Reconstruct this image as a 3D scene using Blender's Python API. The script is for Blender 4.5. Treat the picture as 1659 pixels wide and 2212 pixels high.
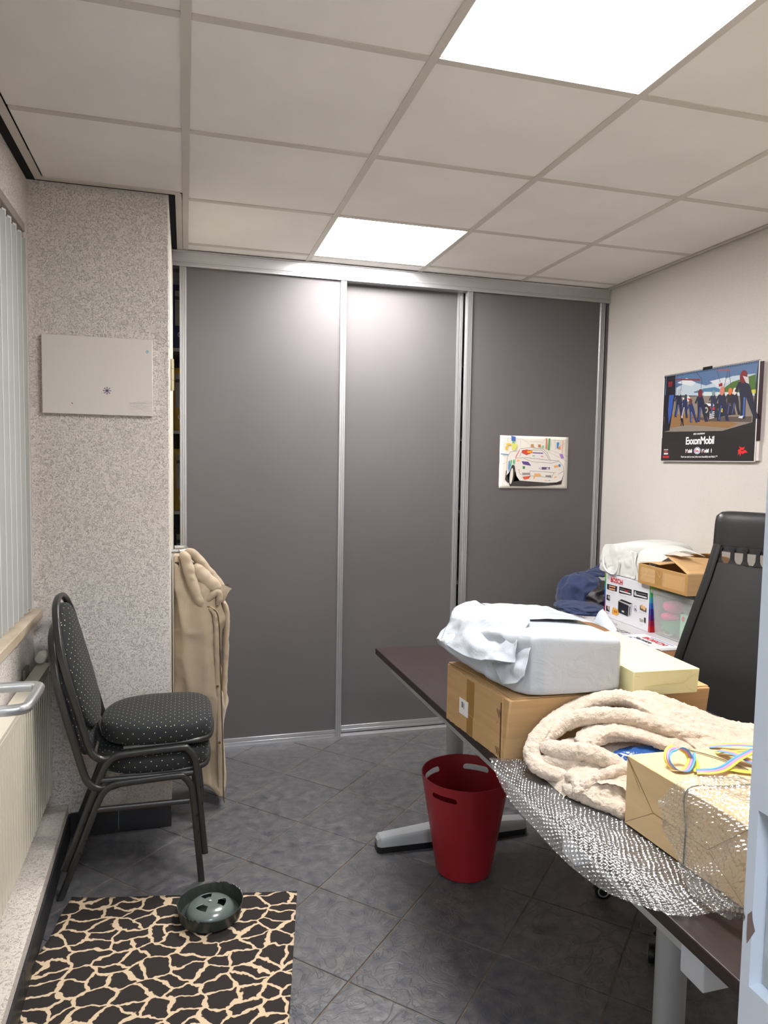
import bpy, bmesh, math, random
import numpy as np
from mathutils import Vector, Matrix, noise as mnoise
for o in list(bpy.data.objects): bpy.data.objects.remove(o)
S = bpy.context.scene
COL = S.collection
PI = math.pi

# ---------------- camera, world, lights, exposure ----------------
cam = bpy.data.cameras.new('camera'); co = bpy.data.objects.new('camera', cam); COL.objects.link(co)
F_PX, YAW, PITCH, ROLL = 1536.84, 0.273041, -0.070343, 0.017309
_r = Vector((math.cos(YAW), -math.sin(YAW), 0)); _f = Vector((math.sin(YAW)*math.cos(PITCH), math.cos(YAW)*math.cos(PITCH), math.sin(PITCH)))
_u = _r.cross(_f); r_ = _r*math.cos(ROLL)+_u*math.sin(ROLL); u_ = -_r*math.sin(ROLL)+_u*math.cos(ROLL)
co.matrix_world = Matrix(((r_.x, u_.x, -_f.x, 0), (r_.y, u_.y, -_f.y, 0), (r_.z, u_.z, -_f.z, 1.503), (0, 0, 0, 1)))
cam.sensor_fit = 'VERTICAL'; cam.sensor_height = 36; cam.lens = F_PX/2212*36; cam.clip_start = 0.01
S.camera = co
w = bpy.data.worlds.new('world'); S.world = w; w.use_nodes = True
w.node_tree.nodes['Background'].inputs[0].default_value = (0.55, 0.62, 0.72, 1)
w.node_tree.nodes['Background'].inputs[1].default_value = 0.10
S.view_settings.view_transform = 'Standard'; S.view_settings.look = 'None'
S.view_settings.exposure = 0.1; S.view_settings.gamma = 1; S.view_settings.use_curve_mapping = False
PANEL_STRENGTH = 44.0      # the two LED ceiling panels
HALL_STRENGTH = 42.0      # LED panel in the corridor behind the doorway

# ---------------- helpers ----------------
def lin(c):
    o = []
    for v in c[:3]:
        v = v/255.0
        o.append(v/12.92 if v <= .04045 else ((v+.055)/1.055)**2.4)
    return (*o, 1)
_m = {}
def M(name, col, rough=.5, metal=0, bump=None, var=None, spec=.5, coat=0, sheen=0, trans=0, alpha=1, emit=0, stretch=None):
    if name in _m: return _m[name]
    m = bpy.data.materials.new(name); _m[name] = m; m.use_nodes = True
    nt = m.node_tree; b = nt.nodes['Principled BSDF']; L = nt.links.new
    b.inputs['Base Color'].default_value = lin(col); b.inputs['Roughness'].default_value = rough
    b.inputs['Metallic'].default_value = metal; b.inputs['Specular IOR Level'].default_value = spec
    b.inputs['Coat Weight'].default_value = coat; b.inputs['Coat Roughness'].default_value = .15
    b.inputs['Sheen Weight'].default_value = sheen; b.inputs['Transmission Weight'].default_value = trans
    b.inputs['Alpha'].default_value = alpha
    if emit:
        b.inputs['Emission Color'].default_value = lin(col); b.inputs['Emission Strength'].default_value = emit
    tc = nt.nodes.new('ShaderNodeTexCoord'); src = tc.outputs['Object']
    if stretch:
        mp = nt.nodes.new('ShaderNodeMapping'); mp.inputs['Scale'].default_value = stretch
        L(src, mp.inputs[0]); src = mp.outputs[0]
    if var:
        n = nt.nodes.new('ShaderNodeTexNoise'); n.inputs['Scale'].default_value = var[0]; n.inputs['Detail'].default_value = 5
        L(src, n.inputs['Vector'])
        r = nt.nodes.new('ShaderNodeValToRGB'); L(n.outputs[0], r.inputs[0])
        c2 = var[2] if len(var) > 2 else tuple(max(0, min(255, v*(1-var[1]))) for v in col)
        c1 = col if len(var) > 2 else tuple(max(0, min(255, v*(1+var[1]))) for v in col)
        r.color_ramp.elements[0].position = .32; r.color_ramp.elements[1].position = .68
        r.color_ramp.elements[0].color = lin(c2); r.color_ramp.elements[1].color = lin(c1)
        L(r.outputs[0], b.inputs['Base Color'])
    if bump:
        n = nt.nodes.new('ShaderNodeTexNoise'); n.inputs['Scale'].default_value = bump[0]
        n.inputs['Detail'].default_value = bump[3] if len(bump) > 3 else 3
        L(src, n.inputs['Vector'])
        bp = nt.nodes.new('ShaderNodeBump'); bp.inputs['Strength'].default_value = bump[1]
        bp.inputs['Distance'].default_value = bump[2] if len(bump) > 2 else .002
        L(n.outputs[0], bp.inputs['Height']); L(bp.outputs[0], b.inputs['Normal'])
    return m
def nodes_of(m): return m.node_tree.nodes, m.node_tree.links.new, m.node_tree.nodes['Principled BSDF']
def N(m, t, **kw):
    n = m.node_tree.nodes.new(t)
    for k, v in kw.items():
        if k.startswith('i_'): n.inputs[int(k[2:])].default_value = v
        else: setattr(n, k, v)
    return n

def wloc(p):
    v = Vector((0, 0, 0))
    while p: v += p.location; p = p.parent
    return v
def ob(name, bm, mat, parent=None, smooth=False, bevel=0, seg=2, label=None, cat=None, group=None, kind=None, local=False, sub=0, angle=40):
    me = bpy.data.meshes.new(name)
    if isinstance(bm, bmesh.types.BMesh):
        bmesh.ops.recalc_face_normals(bm, faces=bm.faces); bm.to_mesh(me); bm.free()
    else:
        me.from_pydata([tuple(v) for v in bm[0]], [], bm[1]); me.update()
    o = bpy.data.objects.new(name, me); COL.objects.link(o)
    if not local:
        if parent: off = wloc(parent)
        elif len(me.vertices):
            cs = np.empty(len(me.vertices)*3); me.vertices.foreach_get('co', cs); cs = cs.reshape(-1, 3)
            off = Vector(((cs[:, 0].min()+cs[:, 0].max())/2, (cs[:, 1].min()+cs[:, 1].max())/2, cs[:, 2].min())); o.location = off
        me.transform(Matrix.Translation(-off))
    if parent: o.parent = parent
    for mm in (mat if isinstance(mat, (list, tuple)) else [mat]): me.materials.append(mm)
    if bevel:
        md = o.modifiers.new('bevel', 'BEVEL'); md.width = bevel; md.segments = seg; md.limit_method = 'ANGLE'; md.angle_limit = math.radians(40)
    if sub:
        md = o.modifiers.new('sub', 'SUBSURF'); md.levels = sub; md.render_levels = sub
    if smooth or bevel:
        for p in me.polygons: p.use_smooth = True
        if angle < 180: me.set_sharp_from_angle(angle=math.radians(angle))
    if label: o['label'] = label
    if cat: o['category'] = cat
    if group: o['group'] = group
    if kind: o['kind'] = kind
    return o
def thing(name, loc, label=None, cat=None, group=None, kind=None, rz=0):
    o = bpy.data.objects.new(name, None); COL.objects.link(o); o.location = loc; o.rotation_euler = (0, 0, rz); o.empty_display_size = .1
    if label: o['label'] = label
    if cat: o['category'] = cat
    if group: o['group'] = group
    if kind: o['kind'] = kind
    return o
def copy_tree(o, parent=None):
    c = o.copy(); COL.objects.link(c); c.parent = parent
    for ch in list(o.children): copy_tree(ch, c)
    return c
def B(): return bmesh.new()
def box(bm, p0, p1, mi=0):
    x0, y0, z0 = p0; x1, y1, z1 = p1
    vs = [bm.verts.new((x, y, z)) for z in (z0, z1) for y in (y0, y1) for x in (x0, x1)]
    for f in ((0, 2, 3, 1), (4, 5, 7, 6), (0, 1, 5, 4), (2, 6, 7, 3), (0, 4, 6, 2), (1, 3, 7, 5)):
        bm.faces.new([vs[i] for i in f]).material_index = mi
    return vs
def hexa(bm, b4, t4, mi=0):
    vb = [bm.verts.new(p) for p in b4]; vt = [bm.verts.new(p) for p in t4]; n = len(b4)
    bm.faces.new(vb[::-1]).material_index = mi; bm.faces.new(vt).material_index = mi
    for i in range(n): bm.faces.new((vb[i], vb[(i+1) % n], vt[(i+1) % n], vt[i])).material_index = mi
def prism(bm, poly, z0, z1, mi=0): hexa(bm, [(x, y, z0) for x, y in poly], [(x, y, z1) for x, y in poly], mi)
def crom(pts, n=6, closed=False):
    P = [Vector(p) for p in pts]; out = []; m = len(P)
    for i in range(m if closed else m-1):
        if closed: a, b, c, d = P[i-1], P[i], P[(i+1) % m], P[(i+2) % m]
        else: a, b, c, d = P[max(i-1, 0)], P[i], P[i+1], P[min(i+2, m-1)]
        for k in range(n):
            t = k/n
            out.append(.5*((2*b)+(c-a)*t+(2*a-5*b+4*c-d)*t*t+(3*b-a-3*c+d)*t**3))
    if not closed: out.append(P[-1])
    return out
def sweep(bm, path, ra, rb=None, n=10, up=Vector((0, 0, 1)), closed=False, rfun=None, power=2.0, cap=True, mi=0):
    """oval section (half sizes ra along side, rb along up) swept along path"""
    rb = rb or ra; path = [Vector(p) for p in path]; m = len(path); rings = []
    pt = up == 'pt'; upv = Vector((.99, .1, 0)) if pt else Vector(up).normalized()
    for i, p in enumerate(path):
        a = path[i-1] if (i > 0 or closed) else p; b = path[(i+1) % m] if (i < m-1 or closed) else p
        t = (b-a).normalized()
        side = t.cross(upv)
        if side.length < 1e-3: side = t.orthogonal()
        side.normalize(); nn = side.cross(t).normalized(); upv = nn if pt else upv
        k = rfun(i/(m-1)) if rfun else 1
        ring = []
        for j in range(n):
            th = 2*PI*j/n; c, s = math.cos(th), math.sin(th)
            cx = math.copysign(abs(c)**(2/power), c); sy = math.copysign(abs(s)**(2/power), s)
            ring.append(bm.verts.new(p+side*ra*k*cx+nn*rb*k*sy))
        rings.append(ring)
    for i in range(m if closed else m-1):
        A, Bq = rings[i], rings[(i+1) % m]
        for j in range(n): bm.faces.new((A[j], A[(j+1) % n], Bq[(j+1) % n], Bq[j])).material_index = mi
    if cap and not closed:
        bm.faces.new(rings[0][::-1]).material_index = mi; bm.faces.new(rings[-1]).material_index = mi
def lathe(bm, prof, c, n=32, closed_bottom=True, mi=0):
    rings = []
    for r, z in prof:
        rings.append([bm.verts.new((c[0]+r*math.cos(2*PI*j/n), c[1]+r*math.sin(2*PI*j/n), c[2]+z)) for j in range(n)])
    for A, Bq in zip(rings, rings[1:]):
        for j in range(n): bm.faces.new((A[j], A[(j+1) % n], Bq[(j+1) % n], Bq[j])).material_index = mi
    if closed_bottom: bm.faces.new(rings[0][::-1]).material_index = mi; bm.faces.new(rings[-1]).material_index = mi
def loft(bm, rings, caps=True, mi=0):
    R = [[bm.verts.new(p) for p in r] for r in rings]; n = len(R[0])
    for A, Bq in zip(R, R[1:]):
        for j in range(n): bm.faces.new((A[j], A[(j+1) % n], Bq[(j+1) % n], Bq[j])).material_index = mi
    if caps: bm.faces.new(R[0][::-1]).material_index = mi; bm.faces.new(R[-1]).material_index = mi
def nz(p, s=1.0): return mnoise.noise(Vector(p)*s)
def ridged(p, s): return 1-2*abs(mnoise.noise(Vector(p)*s))
def crease(p, s, warp=.25):
    q = Vector(p)*s; q = q+warp*mnoise.noise_vector(q*.7); d = mnoise.voronoi(q)[0]
    return 1-min(1, (d[1]-d[0])*1.5)
def cgrid(ctrl, nu, nv):
    """bicubic (Catmull-Rom) surface through a control grid"""
    rows = [crom(r, nv) for r in ctrl]; cols = list(zip(*rows)); out = [crom(c, nu) for c in cols]
    return [list(r) for r in zip(*out)]
def grid_mesh(G):
    nu, nv = len(G), len(G[0]); V = [p for r in G for p in r]
    Fc = [(i*nv+j, i*nv+j+1, (i+1)*nv+j+1, (i+1)*nv+j) for i in range(nu-1) for j in range(nv-1)]
    return V, Fc
def grid_normals(A):
    du = np.gradient(A, axis=0); dv = np.gradient(A, axis=1); n = np.cross(du, dv)
    return n/np.maximum(np.linalg.norm(n, axis=2, keepdims=True), 1e-9)
def solid(o, th, off=0):
    md = o.modifiers.new('solid', 'SOLIDIFY'); md.thickness = th; md.offset = off; return o
def displace(o, scale, strength, typ='CLOUDS'):
    t = bpy.data.textures.new('relief', typ); t.noise_scale = scale
    md = o.modifiers.new('relief', 'DISPLACE'); md.texture = t; md.strength = strength; md.mid_level = .5; md.texture_coords = 'LOCAL'

PRINT = bpy.data.materials.new('print_ink'); PRINT.use_nodes = True
_a = PRINT.node_tree.nodes.new('ShaderNodeAttribute'); _a.attribute_name = 'ink'
PRINT.node_tree.links.new(_a.outputs[0], PRINT.node_tree.nodes['Principled BSDF'].inputs[0])
PRINT.node_tree.nodes['Principled BSDF'].inputs['Roughness'].default_value = .4
class Decal:
    """flat print: coloured shapes in the plane (origin, u, v), sizes in metres"""
    def __init__(s, o, u, v, step=.00003, lift=.0003):
        s.o, s.u, s.v = Vector(o), Vector(u).normalized(), Vector(v).normalized(); s.n = s.u.cross(s.v); s.k = 0; s.step = step; s.lift = lift
        s.V = []; s.F = []; s.C = []
    def poly(s, pts, col):
        h = s.lift+s.k*s.step; s.k += 1; b = len(s.V)
        for a, c in pts: s.V.append(s.o+s.u*a+s.v*c+s.n*h)
        s.F.append(list(range(b, b+len(pts)))); s.C.append(lin(col))
    def rect(s, a, b, c, d, col): s.poly([(a, b), (c, b), (c, d), (a, d)], col)
    def ell(s, x, y, rx, ry, col, n=20, rot=0):
        cr, sr = math.cos(rot), math.sin(rot)
        s.poly([(x+rx*math.cos(t)*cr-ry*math.sin(t)*sr, y+rx*math.cos(t)*sr+ry*math.sin(t)*cr) for t in [2*PI*i/n for i in range(n)]], col)
    def line(s, pts, wd, col):
        s.k += 1; h = s.lift+s.k*s.step
        for (a, b), (c, d) in zip(pts, pts[1:]):
            L = math.hypot(c-a, d-b) or 1e-9; px, py = -(d-b)/L*wd/2, (c-a)/L*wd/2; b0 = len(s.V)
            for q in ((a-px, b-py), (c-px, d-py), (c+px, d+py), (a+px, b+py)): s.V.append(s.o+s.u*q[0]+s.v*q[1]+s.n*h)
            s.F.append([b0, b0+1, b0+2, b0+3]); s.C.append(lin(col))
    def build(s, name, parent, label=None):
        o = ob(name, (s.V, s.F), PRINT, parent, label=label); me = o.data
        at = me.color_attributes.new('ink', 'FLOAT_COLOR', 'CORNER'); i = 0; buf = []
        for f, c in zip(s.F, s.C): buf += list(c)*len(f)
        at.data.foreach_set('color', buf); return o
def text(name, body, size, mat, parent, o, u, v, depth=.0002, bold=0, width=1, shear=0, align='LEFT', lift=.0006, spacing=1):
    cu = bpy.data.curves.new('t', 'FONT'); cu.body = body; cu.size = size; cu.extrude = depth; cu.offset = bold; cu.shear = shear; cu.align_x = align; cu.resolution_u = 3; cu.space_character = spacing
    t = bpy.data.objects.new('t', cu); COL.objects.link(t); bpy.context.view_layer.update()
    me = bpy.data.meshes.new_from_object(t.evaluated_get(bpy.context.evaluated_depsgraph_get()))
    bpy.data.objects.remove(t); bpy.data.curves.remove(cu)
    u, v = Vector(u).normalized(), Vector(v).normalized(); n = u.cross(v); oo = Vector(o)+n*(lift+depth)
    me.transform(Matrix(((u.x*width, v.x, n.x, oo.x), (u.y*width, v.y, n.y, oo.y), (u.z*width, v.z, n.z, oo.z), (0, 0, 0, 1))))
    q = bpy.data.objects.new(name, me); COL.objects.link(q); me.materials.clear(); me.materials.append(mat)
    me.transform(Matrix.Translation(-wloc(parent))); q.parent = parent; me.name = name
    return q

# ---------------- materials ----------------
def plaster(name, col, scale, dist, pit, pitcol):
    m = M(name, col, .85); nd, L, b = nodes_of(m)
    tc = N(m, 'ShaderNodeTexCoord')
    a = N(m, 'ShaderNodeTexNoise'); a.inputs['Scale'].default_value = scale; a.inputs['Detail'].default_value = 3; a.inputs['Distortion'].default_value = 1.2
    L(tc.outputs['Object'], a.inputs['Vector'])
    big = N(m, 'ShaderNodeTexNoise'); big.inputs['Scale'].default_value = 2.2; L(tc.outputs['Object'], big.inputs['Vector'])
    r = N(m, 'ShaderNodeValToRGB'); r.color_ramp.elements[0].position = .34; r.color_ramp.elements[1].position = .45
    r.color_ramp.elements[0].color = (0, 0, 0, 1); r.color_ramp.elements[1].color = (1, 1, 1, 1); L(a.outputs[0], r.inputs[0])
    mx = N(m, 'ShaderNodeMix', data_type='RGBA'); mx.inputs['A'].default_value = lin(pitcol); mx.inputs['B'].default_value = lin(col)
    L(r.outputs[0], mx.inputs['Factor'])
    mx2 = N(m, 'ShaderNodeMix', data_type='RGBA'); mx2.blend_type = 'MULTIPLY'; mx2.inputs['Factor'].default_value = .12
    L(mx.outputs['Result'], mx2.inputs['A']); L(big.outputs[0], mx2.inputs['B']); L(mx2.outputs['Result'], b.inputs['Base Color'])
    ad = N(m, 'ShaderNodeMath', operation='MULTIPLY_ADD'); L(r.outputs[0], ad.inputs[0]); ad.inputs[1].default_value = pit; L(a.outputs[0], ad.inputs[2])
    bp = N(m, 'ShaderNodeBump'); bp.inputs['Strength'].default_value = 1; bp.inputs['Distance'].default_value = dist
    L(ad.outputs[0], bp.inputs['Height']); L(bp.outputs[0], b.inputs['Normal']); return m
GRANOL = plaster('coarse_plaster', (236, 228, 221), 165, .0026, .9, (214, 206, 198))
FINE = plaster('fine_plaster', (208, 202, 195), 220, .0006, .3, (200, 194, 187))
TILEC = M('ceiling_board', (240, 235, 231), .95, bump=(260, .25, .0006), var=(3, .015))
TBAR = M('ceiling_bar', (206, 199, 190), .5, var=(4, .02))
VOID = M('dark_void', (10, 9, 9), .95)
ALU = M('brushed_aluminium', (196, 196, 198), .32, .75, bump=(60, .08, .0005), stretch=(8, 8, .3))
LAM = M('grey_laminate', (98, 94, 95), .5, bump=(900, .12, .0003), var=(1.5, .03), spec=.2)
GROUT = M('grout', (120, 104, 88), .9, bump=(200, .5), var=(20, .12))
CREAM = M('cream_enamel', (226, 221, 204), .35, bump=(30, .03), coat=.2)
BLACKT = M('black_plinth_tile', (40, 40, 42), .45, bump=(40, .2), var=(10, .1))
STONE = M('beige_marble', (205, 190, 168), .4, bump=(40, .1), var=(25, .1, (176, 158, 134)), stretch=(1, .4, 1))
DARKMETAL = M('hammered_grey_metal', (74, 74, 73), .34, .7, bump=(260, .5, .0006))
WHITEP = M('white_paint', (226, 224, 220), .5)
BLACKPL = M('black_plastic', (22, 22, 23), .4, bump=(300, .1))
# slate floor tile
SL = M('slate_tile', (70, 70, 74), .4); nd, L, b = nodes_of(SL)
tc = N(SL, 'ShaderNodeTexCoord'); geo = N(SL, 'ShaderNodeNewGeometry')
n1 = N(SL, 'ShaderNodeTexNoise'); n1.inputs['Scale'].default_value = 26; n1.inputs['Detail'].default_value = 7; L(geo.outputs['Position'], n1.inputs['Vector'])
r1 = N(SL, 'ShaderNodeValToRGB'); L(n1.outputs[0], r1.inputs[0])
r1.color_ramp.elements[0].position = .3; r1.color_ramp.elements[0].color = lin((68, 70, 75)); r1.color_ramp.elements[1].position = .7; r1.color_ramp.elements[1].color = lin((102, 99, 99))
L(r1.outputs[0], b.inputs['Base Color'])
n2 = N(SL, 'ShaderNodeTexNoise'); n2.inputs['Scale'].default_value = 9; n2.inputs['Detail'].default_value = 8; n2.inputs['Distortion'].default_value = 2.5; L(geo.outputs['Position'], n2.inputs['Vector'])
rg = N(SL, 'ShaderNodeMath', operation='SUBTRACT'); L(n2.outputs[0], rg.inputs[0]); rg.inputs[1].default_value = .5
ab = N(SL, 'ShaderNodeMath', operation='ABSOLUTE'); L(rg.outputs[0], ab.inputs[0])
mn = N(SL, 'ShaderNodeMath', operation='MINIMUM'); L(ab.outputs[0], mn.inputs[0]); mn.inputs[1].default_value = .035
ml = N(SL, 'ShaderNodeMath', operation='MULTIPLY_ADD'); L(mn.outputs[0], ml.inputs[0]); ml.inputs[1].default_value = 9.0; L(n1.outputs[0], ml.inputs[2])
bp = N(SL, 'ShaderNodeBump'); bp.inputs['Strength'].default_value = 1; bp.inputs['Distance'].default_value = .0026; L(ml.outputs[0], bp.inputs['Height']); L(bp.outputs[0], b.inputs['Normal'])
rr = N(SL, 'ShaderNodeMapRange'); L(n1.outputs[0], rr.inputs[0]); rr.inputs['To Min'].default_value = .30; rr.inputs['To Max'].default_value = .46; b.inputs['Specular IOR Level'].default_value = .65; L(rr.outputs[0], b.inputs['Roughness'])

# ---------------- room shell ----------------
XW, XR, YW, ZC = -.56, 2.365, 3.70, 2.514
Y0 = .62                       # inner face of the doorway wall
def struct(name, bm, m, parent=None, **k): return ob(name, bm, m, parent, kind=None if parent else 'structure', **k)
# floor: grout bed and diagonal tiles
fl = thing('floor', (0, 0, 0), 'dark slate floor tiles laid diagonally', kind='structure')
bm = B(); box(bm, (-.75, -1.5, -.03), (2.5, 4.35, -.003)); ob('grout_bed', bm, GROUT, fl)
def clip(poly, axis, val, keep_less):
    out = []
    for i, p in enumerate(poly):
        q = poly[(i+1) % len(poly)]
        a = (p[axis] <= val) == keep_less or p[axis] == val; c = (q[axis] <= val) == keep_less or q[axis] == val
        if a: out.append(p)
        if a != c:
            t = (val-p[axis])/(q[axis]-p[axis]); out.append((p[0]+t*(q[0]-p[0]), p[1]+t*(q[1]-p[1])))
    return out
H2 = .2355; G = .0022; tx0, ty0 = .4515, 2.379; full = None; rnd = random.Random(3)
for i in range(-14, 14):
    for j in range(-18, 10):
        if (i+j) % 2 == 0: continue
        cx, cy = tx0+i*H2, ty0+j*H2; h = H2-G*1.414
        P = [(cx+h, cy), (cx, cy+h), (cx-h, cy), (cx, cy-h)]
        for ax, v, kl in ((0, -.448, False), (0, XR-.002, True), (1, -1.4, False), (1, 3.765, True)): P = clip(P, ax, v, kl)
        if len(P) < 3: continue
        ar = abs(sum(P[k][0]*P[(k+1) % len(P)][1]-P[(k+1) % len(P)][0]*P[k][1] for k in range(len(P))))/2
        if ar < 2e-4 or (all(p[0] < -.06 for p in P) and all(p[1] > 2.95 for p in P)): continue
        isf = len(P) == 4 and abs(ar-2*h*h) < 1e-5
        dz = rnd.uniform(-.0004, .0004)
        if isf and full:
            t = full.copy(); COL.objects.link(t); t.location = (cx, cy, dz)
        else:
            Q = [(x-cx, y-cy) for x, y in P]; g = 1-.0016/.16
            bm = B()
            a = [bm.verts.new((x, y, -.008)) for x, y in Q]; c = [bm.verts.new((x, y, -.0012)) for x, y in Q]; d = [bm.verts.new((x*g, y*g, 0)) for x, y in Q]
            n = len(Q); bm.faces.new(d); bm.faces.new(a[::-1])
            for k in range(n):
                bm.faces.new((a[k], a[(k+1) % n], c[(k+1) % n], c[k])); bm.faces.new((c[k], c[(k+1) % n], d[(k+1) % n], d[k]))
            t = ob('tile', bm, SL, None, local=True); t.location = (cx, cy, dz); t.parent = fl
            if isf: full = t
# left wall with window opening, ledge, sill
bm = B()
WY0, WY1, WZ0, WZ1 = .95, 2.885, .90, 2.335
box(bm, (-.74, Y0-.12, 0), (XW, 2.96, WZ0)); box(bm, (-.74, Y0-.12, WZ1), (XW, 2.96, 2.8)); box(bm, (-.74, WY1, WZ0), (XW, 2.96, WZ1)); box(bm, (-.74, Y0-.12, WZ0), (XW, WY0, WZ1))
struct('wall_left', bm, GRANOL)
LE = lambda y: -.447+(2.95-y)*.0135
bm = B(); prism(bm, [(XW, Y0), (LE(Y0), Y0), (LE(2.95), 2.95), (XW, 2.95)], 0, .134); struct('trim_1', bm, plaster('ledge_plaster', (222, 214, 204), 110, .0025, .6, (194, 186, 176)), label='low plastered pipe ledge along the left wall under the radiator')
bm = B()
for k in range(8): y = 2.945-.3*k; prism(bm, [(LE(y-.298), y-.298), (LE(y-.298)+.008, y-.298), (LE(y)+.008, y), (LE(y), y)], 0, .096)
struct('baseboard_left', bm, BLACKT, bevel=.001)
# wall beside the wardrobe (pillar with the canvas)
bm = B(); box(bm, (-.74, 2.95, 0), (-.06, 3.72, 2.8)); struct('wall_pillar', bm, GRANOL, bevel=.004)
bm = B(); box(bm, (-.441, 2.941, 0), (-.262, 2.95, .097)); box(bm, (-.260, 2.941, 0), (-.058, 2.95, .097)); struct('baseboard_pillar', bm, BLACKT, bevel=.001)
bm = B(); box(bm, (XR, Y0-.12, 0), (XR+.12, 4.35, 2.8)); struct('wall_right', bm, FINE)
bm = B(); box(bm, (-.74, 4.3, 0), (XR+.12, 4.4, 2.8)); struct('wall_back', bm, WHITEP)
# doorway wall, corridor behind the camera
DX0, DX1 = -.385, .611
bm = B(); box(bm, (-.74, Y0-.12, 0), (DX0-.04, Y0, 2.8)); box(bm, (DX1+.05, Y0-.12, 0), (XR, Y0, 2.8)); box(bm, (DX0-.04, Y0-.12, 2.12), (DX1+.05, Y0, 2.8)); struct('wall_front', bm, FINE)
bm = B(); box(bm, (-.74, -1.5, 0), (XR+.12, -1.4, 2.8)); box(bm, (-.84, -1.5, 0), (-.74, Y0-.12, 2.8)); box(bm, (XR, -1.4, 0), (XR+.12, Y0-.12, 2.8)); struct('wall_corridor', bm, FINE)
# door frame: steel jamb with the lock recess on the right
JB = M('bluish_grey_paint', (206, 213, 221), .45, bump=(60, .08), var=(5, .02)); CH = M('chipped_primer', (120, 104, 98), .8, var=(40, .3))
fr = thing('door_1', (DX1, Y0, 0), 'blue-grey painted door frame at the right edge with lock recess', kind='structure')
bm = B(); ya, yb = Y0-.155, .635
box(bm, (DX1, ya, 0), (DX1+.06, yb, .92)); box(bm, (DX1, ya, 1.125), (DX1+.06, yb, 2.12))
box(bm, (DX1, .622, .92), (DX1+.06, yb, 1.125)); box(bm, (DX1, ya, .92), (DX1+.06, .55, 1.125)); box(bm, (DX1+.018, .55, .92), (DX1+.06, .622, 1.125))
ob('jamb', bm, JB, fr)
bm = B(); box(bm, (DX1-.012, .53-.06, 0), (DX1, .53-.045, 2.12)); ob('door_stop', bm, JB, fr, bevel=.002)
bm = B(); box(bm, (DX0-.05, ya, 0), (DX0, yb, 2.12)); box(bm, (DX0, ya, 2.07), (DX1, yb, 2.12)); ob('frame_head', bm, JB, fr, bevel=.002)
rc = ob('strike_recess', (lambda bm: (box(bm, (DX1+.0165, .553, .922), (DX1+.0185, .619, 1.123)), bm)[1])(B()), M('recess_paint', (186, 188, 180), .6, var=(30, .1)), fr)
d = Decal((DX1, .626, .97), (0, -1, 0), (0, 0, 1))
d.poly([(-.003, .03), (.003, .038), (.005, .028), (.009, .018), (.003, .006), (-.002, -.004), (-.003, .01)], (124, 106, 102)); d.poly([(-.006, .025), (-.009, .03), (-.008, .018)], (104, 84, 80))
d.build('chipped_paint', fr)
# open door leaf left of the frame with its D shaped handle
dl = thing('door_2', (-.42, Y0, 0), 'open room door leaf at the left edge, only its handle in view', kind='structure')
bm = B(); box(bm, (-.428, .66, .01), (-.39, 1.598, 2.06)); ob('door_leaf', bm, M('door_paint', (215, 215, 210), .4), dl, bevel=.001)
SAT = M('satin_steel', (200, 200, 200), .28, .9, bump=(200, .04))
def d_handle(name, parent, x0, x1, ya, yb, z, r):
    c = .022*(1 if x1 > x0 else -1)
    path = [(x0, ya, z), ((x0+x1)/2, ya, z), (x1-c*1.2, ya, z), (x1-c*.3, ya+.006, z), (x1, ya+.025, z), (x1, yb-.025, z), (x1-c*.3, yb-.006, z), (x1-c*1.2, yb, z), (x0+c*.5, yb, z)]
    bm = B(); sweep(bm, crom(path, 5), r, r, n=16); return ob(name, bm, SAT, parent, smooth=True)
h = d_handle('door_handle', dl, -.39, -.285, 1.415, 1.56, 1.035, .0105)
bm = B(); box(bm, (-.39, 1.52, .93), (-.386, 1.575, 1.12)); ob('handle_plate', bm, SAT, dl, bevel=.002)
# window: frame, glass, sill, blinds
wn = thing('window_1', (-.66, 1.9, WZ0), 'wide window behind the vertical blind in the left wall', kind='structure')
bm = B(); fx0, fx1 = -.715, -.665
box(bm, (fx0, WY0, WZ0), (fx1, WY1, WZ0+.06)); box(bm, (fx0, WY0, WZ1-.06), (fx1, WY1, WZ1)); box(bm, (fx0, WY0, WZ0+.06), (fx1, WY0+.06, WZ1-.06)); box(bm, (fx0, WY1-.06, WZ0+.06), (fx1, WY1, WZ1-.06)); box(bm, (fx0, 1.89, WZ0+.06), (fx1, 1.95, WZ1-.06))
ob('window_frame', bm, WHITEP, wn, bevel=.003)
for ya_, yb_ in ((WY0+.06, 1.89), (1.95, WY1-.06)):
    bm = B(); box(bm, (-.692, ya_, WZ0+.06), (-.686, yb_, WZ1-.06)); ob('pane', bm, M('glass', (240, 245, 245), .02, trans=1), wn)
bm = B(); box(bm, (-.662, WY0+.002, .885), (-.527, 2.945, .92)); struct('trim_2', bm, STONE, bevel=.003, label='beige stone window sill')
SEAM = M('slat_seam', (216, 216, 210), .6)
SLAT = M('grey_blind_slat', (164, 166, 162), .7, bump=(500, .15), var=(2, .02))
bl = thing('vertical_blind', (-.567, 1.9, .93), 'grey vertical slat blind hanging in the window above the stone sill', 'blind')
bm = B(); box(bm, (-.588, .99, 2.302), (-.552, 2.87, 2.332)); ob('head_rail', bm, M('rail_brown_grey', (150, 140, 130), .5), bl, bevel=.002)
sl0 = None; k = 0; y = 2.845
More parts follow.
